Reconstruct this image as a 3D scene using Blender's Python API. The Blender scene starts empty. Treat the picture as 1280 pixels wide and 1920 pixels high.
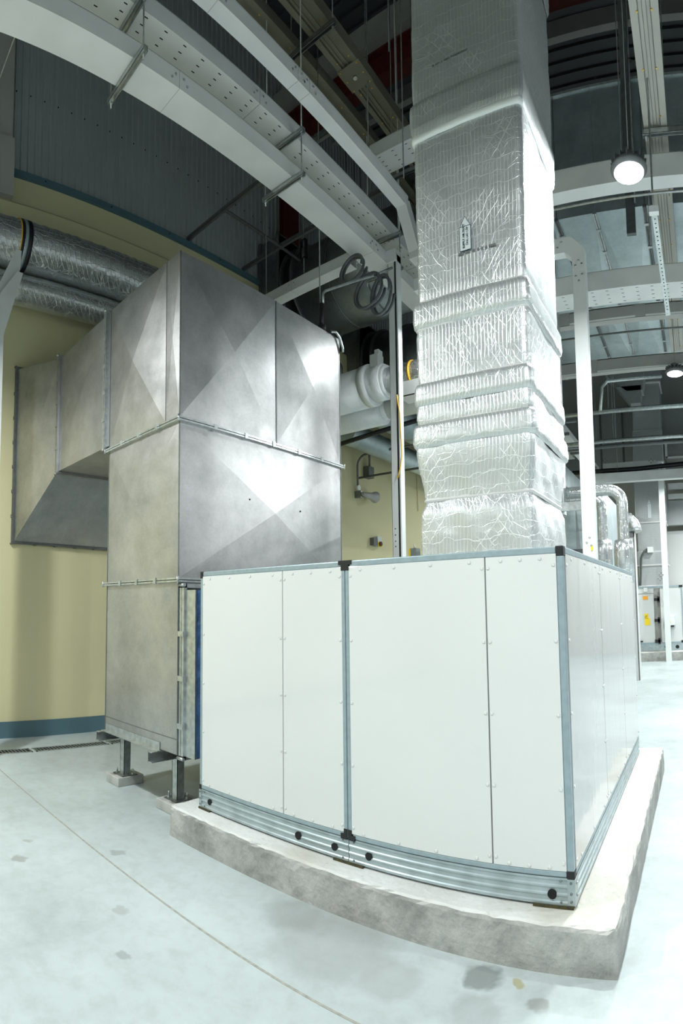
import bpy, math, random
from math import pi, sin, cos
random.seed(7)
S = bpy.context.scene
COL = S.collection

# ---------------------------------------------------------------- camera
# the photograph is a cylindrical (slit-like) wide view: verticals stay straight, horizontals bow
YAW, PITCH, ROLL, K, PY = 0.6375173, 0.06456875, -0.0116745, 0.94696398, 1075.438
EYE = (0.0, 0.0, 1.6)
def mmul(A, B): return [[sum(A[i][k] * B[k][j] for k in range(3)) for j in range(3)] for i in range(3)]
_B = [[1, 0, 0], [0, 0, -1], [0, 1, 0]]
_Rz = [[cos(YAW), -sin(YAW), 0], [sin(YAW), cos(YAW), 0], [0, 0, 1]]
_Rx = [[1, 0, 0], [0, cos(PITCH), -sin(PITCH)], [0, sin(PITCH), cos(PITCH)]]
_Rr = [[cos(ROLL), -sin(ROLL), 0], [sin(ROLL), cos(ROLL), 0], [0, 0, 1]]
RC = mmul(mmul(_Rz, _Rx), mmul(_B, _Rr))
from mathutils import Matrix, Vector
cam = bpy.data.cameras.new('camera')
co = bpy.data.objects.new('camera', cam); COL.objects.link(co)
co.matrix_world = Matrix.Translation(EYE) @ Matrix(RC).to_4x4()
cam.type = 'PANO'; cam.panorama_type = 'CENTRAL_CYLINDRICAL'
cam.central_cylindrical_range_u_min = -K * 0.64
cam.central_cylindrical_range_u_max = K * 0.64
cam.central_cylindrical_range_v_min = -K * (1920 - PY) / 1000
cam.central_cylindrical_range_v_max = K * PY / 1000
cam.central_cylindrical_radius = 1.0
cam.clip_start = 0.05; cam.clip_end = 200
S.camera = co

def at(px, py, ax, val):
    """point of the photo (1280x1920) on the world plane axis = val"""
    az = K * (px - 640) / 1000; z = K * (PY - py) / 1000
    d = (sin(az), z, -cos(az))
    w = [sum(RC[i][j] * d[j] for j in range(3)) for i in range(3)]
    t = (val - EYE[ax]) / w[ax]
    return tuple(EYE[i] + t * w[i] for i in range(3))

# ---------------------------------------------------------------- world, exposure
S.view_settings.view_transform = 'Standard'; S.view_settings.look = 'None'
S.view_settings.gamma = 1.0; S.view_settings.exposure = 0.0
S.cycles.use_denoising = True
S.cycles.max_bounces = 8; S.cycles.diffuse_bounces = 4; S.cycles.glossy_bounces = 4
S.cycles.sample_clamp_indirect = 4.0
w = bpy.data.worlds.new('hall_air'); S.world = w; w.use_nodes = True
w.node_tree.nodes['Background'].inputs[0].default_value = (0.80, 0.88, 0.92, 1)
w.node_tree.nodes['Background'].inputs[1].default_value = 0.25
LAMP_POWER = 112.0
LAMP_POS = [(-0.367, 3.82, 4.63), (-0.21, 7.42, 4.63), (-0.3, 0.1, 4.63), (-0.3, -3.6, 4.63),
            (-4.45, 0.3, 4.63), (-4.4, -4.2, 4.63), (3.6, 3.8, 4.63), (3.6, 0.1, 4.63), (3.4, 7.4, 4.63), (-0.1, 10.78, 4.63), (3.6, 10.78, 4.63), (-0.1, 14.0, 4.63), (-2.62, 5.60, 4.85), (4.6, 13.2, 4.63), (-3.9, 13.4, 4.9), (1.6, 16.2, 4.63)]  # closing entries are unseen lamps added to brighten the wrapped ducts and far hall

# ---------------------------------------------------------------- materials
def mat(name, col, rough=0.5, metal=0.0, noise=None, bump=None, coat=0.0, spec=0.5):
    m = bpy.data.materials.new(name); m.use_nodes = True
    nt = m.node_tree; b = nt.nodes['Principled BSDF']
    b.inputs['Roughness'].default_value = rough; b.inputs['Metallic'].default_value = metal
    b.inputs['Coat Weight'].default_value = coat; b.inputs['Coat Roughness'].default_value = 0.05
    b.inputs['Specular IOR Level'].default_value = spec
    b.inputs['Base Color'].default_value = (*col, 1)
    tc = nt.nodes.new('ShaderNodeTexCoord')
    if noise:
        sc, amt = noise[0], noise[1]; col2 = noise[2] if len(noise) > 2 else tuple(c * (1 - amt) for c in col)
        n = nt.nodes.new('ShaderNodeTexNoise'); n.inputs['Scale'].default_value = sc
        n.inputs['Detail'].default_value = 7; n.inputs['Roughness'].default_value = 0.26
        nt.links.new(tc.outputs['Object'], n.inputs['Vector'])
        r = nt.nodes.new('ShaderNodeValToRGB')
        r.color_ramp.elements[0].position = 0.3; r.color_ramp.elements[0].color = (*col2, 1)
        r.color_ramp.elements[1].position = 0.68; r.color_ramp.elements[1].color = (*col, 1)
        nt.links.new(n.outputs['Fac'], r.inputs['Fac']); nt.links.new(r.outputs['Color'], b.inputs['Base Color'])
    if bump:
        n2 = nt.nodes.new('ShaderNodeTexNoise'); n2.inputs['Scale'].default_value = bump[0]; n2.inputs['Detail'].default_value = 5
        nt.links.new(tc.outputs['Object'], n2.inputs['Vector'])
        bp = nt.nodes.new('ShaderNodeBump'); bp.inputs['Strength'].default_value = bump[1]; bp.inputs['Distance'].default_value = bump[2]
        nt.links.new(n2.outputs['Fac'], bp.inputs['Height']); nt.links.new(bp.outputs['Normal'], b.inputs['Normal'])
    return m

def galv(name, dark, light, rough, spang=14):
    """zinc sheet: spangle, cloudy dulling, smears, slightly uneven gloss"""
    m = bpy.data.materials.new(name); m.use_nodes = True; nt = m.node_tree; N = nt.nodes; L = nt.links
    b = N['Principled BSDF']; b.inputs['Metallic'].default_value = 0.86
    tc = N.new('ShaderNodeTexCoord')
    v = N.new('ShaderNodeTexVoronoi'); v.inputs['Scale'].default_value = spang * 5
    n1 = N.new('ShaderNodeTexNoise'); n1.inputs['Scale'].default_value = 1.3; n1.inputs['Detail'].default_value = 9; n1.inputs['Roughness'].default_value = 0.7
    n2 = N.new('ShaderNodeTexNoise'); n2.inputs['Scale'].default_value = 4.5; n2.inputs['Detail'].default_value = 6; n2.inputs['Distortion'].default_value = 0.2
    for q in (v, n1, n2): L.new(tc.outputs['Object'], q.inputs['Vector'])
    a = N.new('ShaderNodeMath'); a.operation = 'MULTIPLY_ADD'; a.inputs[1].default_value = 0.05
    sep = N.new('ShaderNodeSeparateColor'); L.new(v.outputs['Color'], sep.inputs[0])
    L.new(sep.outputs[0], a.inputs[0]); L.new(n1.outputs['Fac'], a.inputs[2])
    r = N.new('ShaderNodeValToRGB'); r.color_ramp.elements[0].position = 0.36; r.color_ramp.elements[0].color = (*dark, 1)
    r.color_ramp.elements[1].position = 0.74; r.color_ramp.elements[1].color = (*light, 1)
    L.new(a.outputs[0], r.inputs['Fac']); L.new(r.outputs['Color'], b.inputs['Base Color'])
    mr = N.new('ShaderNodeMapRange'); mr.inputs[1].default_value = 0.35; mr.inputs[2].default_value = 0.7
    mr.inputs[3].default_value = rough - 0.03; mr.inputs[4].default_value = rough + 0.07
    L.new(n2.outputs['Fac'], mr.inputs[0]); L.new(mr.outputs[0], b.inputs['Roughness'])
    return m

def foil(name, base, line, rough=0.4, metal=0.55, ribs=16.0, zr=5.0, bs=0.22):
    """aluminium insulation facing with printed scrim ribs and crumple lines"""
    m = bpy.data.materials.new(name); m.use_nodes = True; nt = m.node_tree; N = nt.nodes; L = nt.links
    b = N['Principled BSDF']; b.inputs['Metallic'].default_value = metal; b.inputs['Roughness'].default_value = rough
    tc = N.new('ShaderNodeTexCoord'); sp = N.new('ShaderNodeSeparateXYZ'); L.new(tc.outputs['Object'], sp.inputs[0])
    ad = N.new('ShaderNodeMath'); ad.operation = 'ADD'; L.new(sp.outputs[0], ad.inputs[0]); L.new(sp.outputs[1], ad.inputs[1])
    nz = N.new('ShaderNodeTexNoise'); nz.inputs['Scale'].default_value = 9; nz.inputs['Detail'].default_value = 4
    L.new(tc.outputs['Object'], nz.inputs['Vector'])
    def lines(src, freq, wob, thr):
        k = N.new('ShaderNodeMath'); k.operation = 'MULTIPLY'; k.inputs[1].default_value = freq; L.new(src, k.inputs[0])
        o = N.new('ShaderNodeMath'); o.operation = 'MULTIPLY_ADD'; o.inputs[1].default_value = wob; L.new(nz.outputs['Fac'], o.inputs[0]); L.new(k.outputs[0], o.inputs[2])
        f = N.new('ShaderNodeMath'); f.operation = 'PINGPONG'; f.inputs[1].default_value = 0.5; L.new(o.outputs[0], f.inputs[0])
        g = N.new('ShaderNodeMapRange'); g.inputs[1].default_value = 0.0; g.inputs[2].default_value = thr; g.inputs[3].default_value = 1; g.inputs[4].default_value = 0
        L.new(f.outputs[0], g.inputs[0]); return g.outputs[0]
    a = lines(ad.outputs[0], 46.0 * ribs / 16.0, 0.45, 0.13 if ribs > 10 else 0.07)
    c = lines(sp.outputs[2], 14.0, 1.2, 0.035)
    # a rotated copy for diagonal crumples
    vo = N.new('ShaderNodeTexVoronoi'); vo.feature = 'DISTANCE_TO_EDGE'; vo.inputs['Scale'].default_value = 13; L.new(tc.outputs['Object'], vo.inputs['Vector'])
    e = N.new('ShaderNodeMapRange'); e.inputs[1].default_value = 0; e.inputs[2].default_value = 0.02; e.inputs[3].default_value = 1; e.inputs[4].default_value = 0
    L.new(vo.outputs['Distance'], e.inputs[0])
    n3 = N.new('ShaderNodeTexNoise'); n3.inputs['Scale'].default_value = 3.1; n3.inputs['Detail'].default_value = 3; L.new(tc.outputs['Object'], n3.inputs['Vector'])
    g3 = N.new('ShaderNodeMapRange'); g3.inputs[1].default_value = 0.42; g3.inputs[2].default_value = 0.62; L.new(n3.outputs['Fac'], g3.inputs[0])
    def mul(x, y):
        q = N.new('ShaderNodeMath'); q.operation = 'MULTIPLY'; L.new(x, q.inputs[0])
        if isinstance(y, float): q.inputs[1].default_value = y
        else: L.new(y, q.inputs[1])
        return q.outputs[0]
    def mx(x, y):
        q = N.new('ShaderNodeMath'); q.operation = 'MAXIMUM'; L.new(x, q.inputs[0]); L.new(y, q.inputs[1]); return q.outputs[0]
    inv = N.new('ShaderNodeMath'); inv.operation = 'SUBTRACT'; inv.inputs[0].default_value = 1.15; L.new(g3.outputs[0], inv.inputs[1])
    def diag(k_, f_):
        q = N.new('ShaderNodeMath'); q.operation = 'MULTIPLY_ADD'; q.inputs[1].default_value = k_; L.new(sp.outputs[2], q.inputs[0]); L.new(ad.outputs[0], q.inputs[2])
        return lines(q.outputs[0], f_, 0.9, 0.045)
    dd = mx(diag(0.7, 17.0), diag(-0.7, 15.0))
    n4 = N.new('ShaderNodeTexNoise'); n4.inputs['Scale'].default_value = 5.0; n4.inputs['Detail'].default_value = 4; L.new(tc.outputs['Object'], n4.inputs['Vector'])
    g4 = N.new('ShaderNodeMapRange'); g4.inputs[1].default_value = 0.5; g4.inputs[2].default_value = 0.6; L.new(n4.outputs['Fac'], g4.inputs[0])
    tot = mx(mx(mul(dd, g4.outputs[0]), mul(mul(a, 0.75), inv.outputs[0])), mx(mul(c, 0.7), mul(mul(e.outputs[0], 0.5), g3.outputs[0])))
    mixc = N.new('ShaderNodeMix'); mixc.data_type = 'RGBA'; mixc.inputs['A'].default_value = (*base, 1); mixc.inputs['B'].default_value = (*line, 1)
    L.new(tot, mixc.inputs['Factor']); L.new(mixc.outputs['Result'], b.inputs['Base Color'])
    hh = N.new('ShaderNodeMath'); hh.operation = 'MULTIPLY_ADD'; hh.inputs[1].default_value = 0.8; L.new(nz.outputs['Fac'], hh.inputs[0]); L.new(tot, hh.inputs[2])
    bp = N.new('ShaderNodeBump'); bp.inputs['Strength'].default_value = bs; bp.inputs['Distance'].default_value = 0.012
    L.new(hh.outputs[0], bp.inputs['Height']); L.new(bp.outputs['Normal'], b.inputs['Normal'])
    return m

M = {}
M['white'] = mat('white_powder_coat', (0.74, 0.77, 0.76), 0.42, 0, (3, 0.04), None)
M['tray'] = mat('off_white_trunking_paint', (0.72, 0.74, 0.73), 0.45, 0, (4, 0.10), None)
M['panel'] = mat('glossy_white_panel_skin', (0.70, 0.72, 0.71), 0.55, 0, (1.5, 0.03), None, coat=1.0)
def gloss_mat():
    m = mat('darkened_gloss_panel', (0.56, 0.56, 0.55), 0.07, 0.5)  # white skin greyed here: the side's darker reflected tone is put into the colour
    nt = m.node_tree; N = nt.nodes; L = nt.links; b = N['Principled BSDF']; tc = N.new('ShaderNodeTexCoord')
    mp = N.new('ShaderNodeMapping'); mp.inputs['Scale'].default_value = (2.2, 2.2, 0.35); L.new(tc.outputs['Object'], mp.inputs[0])
    n = N.new('ShaderNodeTexNoise'); n.inputs['Scale'].default_value = 1.0; n.inputs['Detail'].default_value = 3; L.new(mp.outputs[0], n.inputs['Vector'])
    bp = N.new('ShaderNodeBump'); bp.inputs['Strength'].default_value = 0.3; bp.inputs['Distance'].default_value = 0.02; L.new(n.outputs['Fac'], bp.inputs['Height']); L.new(bp.outputs['Normal'], b.inputs['Normal'])
    return m
M['gloss'] = gloss_mat()
M['alu'] = mat('anodised_aluminium', (0.34, 0.43, 0.47), 0.42, 0.35, (30, 0.12), None)
M['rail'] = mat('rolled_zinc_rail', (0.46, 0.54, 0.56), 0.36, 0.6, (14, 0.2), None)
M['black'] = mat('black_plastic', (0.008, 0.009, 0.011), 0.5)
M['hole'] = mat('dark_opening', (0.004, 0.005, 0.006), 0.8)
M['galv'] = galv('galvanised_sheet', (0.36, 0.365, 0.37), (0.62, 0.615, 0.62), 0.39)
M['galv2'] = galv('galvanised_sheet_dull', (0.36, 0.43, 0.45), (0.60, 0.68, 0.70), 0.42)
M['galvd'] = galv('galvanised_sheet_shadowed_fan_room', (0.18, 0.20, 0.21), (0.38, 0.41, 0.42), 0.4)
M['zinc'] = mat('bright_zinc_steel', (0.58, 0.62, 0.62), 0.3, 0.8, (25, 0.25), None)
M['zincd'] = mat('dull_zinc_steel', (0.22, 0.24, 0.24), 0.4, 0.7, (20, 0.2), None)
M['steel'] = mat('grey_steel_section', (0.16, 0.17, 0.17), 0.5, 0.3, (20, 0.2), None)
M['foil'] = foil('foil_insulation', (0.60, 0.635, 0.635), (0.90, 0.93, 0.93), 0.36, 0.64)
M['foilp'] = foil('foil_pipe_wrap', (0.60, 0.63, 0.63), (0.92, 0.94, 0.94), 0.26, 0.76, ribs=5.0, bs=0.6)
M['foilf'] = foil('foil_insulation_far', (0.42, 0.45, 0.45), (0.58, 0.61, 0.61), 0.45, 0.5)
M['tape'] = mat('pale_foil_tape', (0.68, 0.68, 0.675), 0.45, 0.15, (9, 0.06), None)
M['wrap'] = mat('white_duct_wrap', (0.82, 0.86, 0.86), 0.4, 0.2, (6, 0.08), (9, 0.5, 0.02))
M['yellow'] = mat('yellow_wall_paint', (0.67, 0.625, 0.38), 0.7, 0, (0.8, 0.06), (60, 0.1, 0.003))
M['bluegrey'] = mat('blue_grey_paint', (0.085, 0.165, 0.20), 0.6, 0, (3, 0.08), None)
M['corr'] = mat('grey_corrugated_cladding', (0.38, 0.415, 0.415), 0.5, 0.1, (1, 0.08), None)
M['roof'] = mat('dark_roof_sheet', (0.055, 0.062, 0.066), 0.6, 0.1, (1, 0.2), None)
M['red'] = mat('red_oxide_primer', (0.10, 0.010, 0.006), 0.6, 0, (8, 0.3), None)
M['concwall'] = mat('painted_column', (0.42, 0.42, 0.38), 0.7, 0, (2, 0.08), None)
M['beamgrey'] = mat('warm_grey_beam_paint', (0.36, 0.36, 0.345), 0.5, 0, (3, 0.1), None)
M['bus'] = mat('khaki_busway_casing', (0.20, 0.19, 0.145), 0.45, 0.2, (3, 0.25), None)
M['busr'] = mat('warm_grey_busway_casing', (0.45, 0.44, 0.40), 0.5, 0.2, (3, 0.1), None)
M['brass'] = mat('brass_bolt', (0.65, 0.42, 0.08), 0.3, 0.9)
M['blue'] = mat('blue_canvas', (0.012, 0.07, 0.19), 0.55, 0, (9, 0.5), (12, 1.0, 0.03))
M['rubber'] = mat('grey_rubber_cable', (0.10, 0.11, 0.115), 0.4, 0)
M['ycable'] = mat('yellow_cable', (0.75, 0.45, 0.03), 0.5)
M['yel'] = mat('yellow_label', (0.90, 0.66, 0.02), 0.5)
M['orange'] = mat('orange_label', (0.90, 0.38, 0.03), 0.5)
M['sticker'] = mat('pale_sticker', (0.62, 0.68, 0.68), 0.5)
M['faint'] = mat('faint_print', (0.16, 0.17, 0.17), 0.6)
M['ink'] = mat('dark_ink', (0.02, 0.05, 0.07), 0.6)
M['wallgrey'] = mat('far_wall_paint', (0.66, 0.68, 0.67), 0.6, 0, (1, 0.05), None)
M['horn'] = mat('grey_horn_plastic', (0.40, 0.40, 0.39), 0.5)
M['padm'] = mat('footing_concrete', (0.50, 0.51, 0.48), 0.85, 0, (9, 0.3), (30, 0.4, 0.01))
M['shim'] = mat('perforated_rusty_shim', (0.05, 0.05, 0.035), 0.6, 0.5, (90, 0.7, (0.10, 0.085, 0.03)), None)
M['box'] = mat('grey_junction_box', (0.14, 0.15, 0.14), 0.5)

def emis(name, col, st):
    m = bpy.data.materials.new(name); m.use_nodes = True; b = m.node_tree.nodes['Principled BSDF']
    b.inputs['Base Color'].default_value = (*col, 1); b.inputs['Emission Color'].default_value = (*col, 1); b.inputs['Emission Strength'].default_value = st
    return m
M['lens'] = emis('lit_lamp_lens', (0.9, 0.97, 1.0), 14)

def floor_mat():
    m = bpy.data.materials.new('pale_hardened_concrete'); m.use_nodes = True; nt = m.node_tree; N = nt.nodes; L = nt.links
    b = N['Principled BSDF']; b.inputs['Roughness'].default_value = 0.42; b.inputs['Specular IOR Level'].default_value = 0.35
    g = N.new('ShaderNodeNewGeometry')
    n1 = N.new('ShaderNodeTexNoise'); n1.inputs['Scale'].default_value = 0.9; n1.inputs['Detail'].default_value = 8; n1.inputs['Roughness'].default_value = 0.65
    n2 = N.new('ShaderNodeTexNoise'); n2.inputs['Scale'].default_value = 9; n2.inputs['Detail'].default_value = 10; n2.inputs['Roughness'].default_value = 0.7; n2.inputs['Distortion'].default_value = 0.3
    n3 = N.new('ShaderNodeTexVoronoi'); n3.inputs['Scale'].default_value = 3.2
    for q in (n1, n2, n3): L.new(g.outputs['Position'], q.inputs['Vector'])
    r1 = N.new('ShaderNodeValToRGB'); E = r1.color_ramp.elements
    E[0].position = 0.28; E[0].color = (0.39, 0.44, 0.44, 1); E[1].position = 0.66; E[1].color = (0.55, 0.62, 0.63, 1)
    e = E.new(0.46); e.color = (0.48, 0.545, 0.55, 1)
    L.new(n1.outputs['Fac'], r1.inputs['Fac'])
    r2 = N.new('ShaderNodeValToRGB'); r2.color_ramp.elements[0].position = 0.36; r2.color_ramp.elements[0].color = (0.88, 0.875, 0.86, 1)
    r2.color_ramp.elements[1].position = 0.55; r2.color_ramp.elements[1].color = (1, 1, 1, 1)
    L.new(n2.outputs['Fac'], r2.inputs['Fac'])
    mx = N.new('ShaderNodeMix'); mx.data_type = 'RGBA'; mx.blend_type = 'MULTIPLY'; mx.inputs['Factor'].default_value = 0.8
    L.new(r1.outputs['Color'], mx.inputs['A']); L.new(r2.outputs['Color'], mx.inputs['B'])
    cur = mx.outputs['Result']
    wob = N.new('ShaderNodeTexNoise'); wob.inputs['Scale'].default_value = 12; L.new(g.outputs['Position'], wob.inputs['Vector'])
    wm = N.new('ShaderNodeVectorMath'); wm.operation = 'MULTIPLY_ADD'; wm.inputs[1].default_value = (0.10, 0.10, 0)
    L.new(wob.outputs['Color'], wm.inputs[0]); L.new(g.outputs['Position'], wm.inputs[2])
    for (x, y, rr, c, f) in [(-1.0, 2.34, 0.085, (0.30, 0.34, 0.33), 0.85), (-0.73, 2.25, 0.045, (0.40, 0.42, 0.41), 0.8), (-0.84, 2.34, 0.03, (0.50, 0.44, 0.20), 0.7),
                          (-3.45, 1.35, 0.05, (0.40, 0.42, 0.40), 0.7), (-3.69, 1.49, 0.03, (0.42, 0.44, 0.42), 0.6), (-3.27, 1.97, 0.05, (0.42, 0.46, 0.46), 0.7),
                          (-2.31, 1.43, 0.035, (0.42, 0.47, 0.47), 0.7), (-1.72, 2.22, 0.30, (0.42, 0.43, 0.42), 0.45), (-2.05, 2.30, 0.16, (0.40, 0.42, 0.41), 0.45), (-1.35, 2.15, 0.14, (0.46, 0.47, 0.46), 0.4),
                          (-0.95, 2.12, 0.12, (0.44, 0.47, 0.46), 0.45), (-4.1, 1.2, 0.05, (0.55, 0.48, 0.22), 0.5), (-2.66, 1.62, 0.04, (0.46, 0.48, 0.47), 0.5)]:
        c = tuple(q * 0.72 for q in c)
        d = N.new('ShaderNodeVectorMath'); d.operation = 'DISTANCE'; L.new(wm.outputs[0], d.inputs[0]); d.inputs[1].default_value = (x + 0.05, y + 0.05, 0)
        mr = N.new('ShaderNodeMapRange'); mr.inputs[1].default_value = rr * 0.75; mr.inputs[2].default_value = rr * 1.15; mr.inputs[3].default_value = f; mr.inputs[4].default_value = 0
        L.new(d.outputs['Value'], mr.inputs[0])
        k = N.new('ShaderNodeMix'); k.data_type = 'RGBA'; L.new(mr.outputs[0], k.inputs['Factor']); L.new(cur, k.inputs['A']); k.inputs['B'].default_value = (*c, 1)
        cur = k.outputs['Result']
    L.new(cur, b.inputs['Base Color'])
    bp = N.new('ShaderNodeBump'); bp.inputs['Strength'].default_value = 0.12; bp.inputs['Distance'].default_value = 0.004
    L.new(n2.outputs['Fac'], bp.inputs['Height']); L.new(bp.outputs['Normal'], b.inputs['Normal'])
    return m
M['floor'] = floor_mat()

def plinth_mat():
    m = bpy.data.materials.new('cast_plinth_concrete'); m.use_nodes = True; nt = m.node_tree; N = nt.nodes; L = nt.links
    b = N['Principled BSDF']; b.inputs['Roughness'].default_value = 0.85
    g = N.new('ShaderNodeNewGeometry'); sp = N.new('ShaderNodeSeparateXYZ'); L.new(g.outputs['True Normal'], sp.inputs[0])
    n1 = N.new('ShaderNodeTexNoise'); n1.inputs['Scale'].default_value = 2.6; n1.inputs['Detail'].default_value = 10; n1.inputs['Roughness'].default_value = 0.72
    n2 = N.new('ShaderNodeTexNoise'); n2.inputs['Scale'].default_value = 28; n2.inputs['Detail'].default_value = 6
    n3 = N.new('ShaderNodeTexNoise'); n3.inputs['Scale'].default_value = 1.7; n3.inputs['Detail'].default_value = 5
    for q in (n1, n2, n3): L.new(g.outputs['Position'], q.inputs['Vector'])
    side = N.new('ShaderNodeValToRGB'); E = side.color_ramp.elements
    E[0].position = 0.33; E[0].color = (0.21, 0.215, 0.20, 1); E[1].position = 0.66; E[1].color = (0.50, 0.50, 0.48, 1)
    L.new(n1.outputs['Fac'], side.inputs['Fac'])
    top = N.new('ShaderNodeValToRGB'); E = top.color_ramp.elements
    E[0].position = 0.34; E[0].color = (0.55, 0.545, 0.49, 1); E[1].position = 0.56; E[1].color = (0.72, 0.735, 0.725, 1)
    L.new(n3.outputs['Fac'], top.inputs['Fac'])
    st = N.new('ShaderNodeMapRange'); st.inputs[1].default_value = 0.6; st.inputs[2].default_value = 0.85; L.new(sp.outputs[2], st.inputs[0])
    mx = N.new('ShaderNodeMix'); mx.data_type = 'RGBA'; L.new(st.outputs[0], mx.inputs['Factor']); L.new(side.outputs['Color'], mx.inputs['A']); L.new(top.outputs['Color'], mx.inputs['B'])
    sp2 = N.new('ShaderNodeValToRGB'); sp2.color_ramp.elements[0].position = 0.28; sp2.color_ramp.elements[0].color = (0.82, 0.82, 0.80, 1); sp2.color_ramp.elements[1].position = 0.36; sp2.color_ramp.elements[1].color = (1, 1, 1, 1)
    L.new(n2.outputs['Fac'], sp2.inputs['Fac'])
    m2 = N.new('ShaderNodeMix'); m2.data_type = 'RGBA'; m2.blend_type = 'MULTIPLY'; m2.inputs['Factor'].default_value = 0.9
    L.new(mx.outputs['Result'], m2.inputs['A']); L.new(sp2.outputs['Color'], m2.inputs['B'])
    L.new(m2.outputs['Result'], b.inputs['Base Color'])
    ad = N.new('ShaderNodeMath'); ad.operation = 'ADD'; L.new(n1.outputs['Fac'], ad.inputs[0]); L.new(n2.outputs['Fac'], ad.inputs[1])
    bp = N.new('ShaderNodeBump'); bp.inputs['Strength'].default_value = 0.7; bp.inputs['Distance'].default_value = 0.012
    L.new(ad.outputs[0], bp.inputs['Height']); L.new(bp.outputs['Normal'], b.inputs['Normal'])
    return m
M['plinth'] = plinth_mat()

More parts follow.
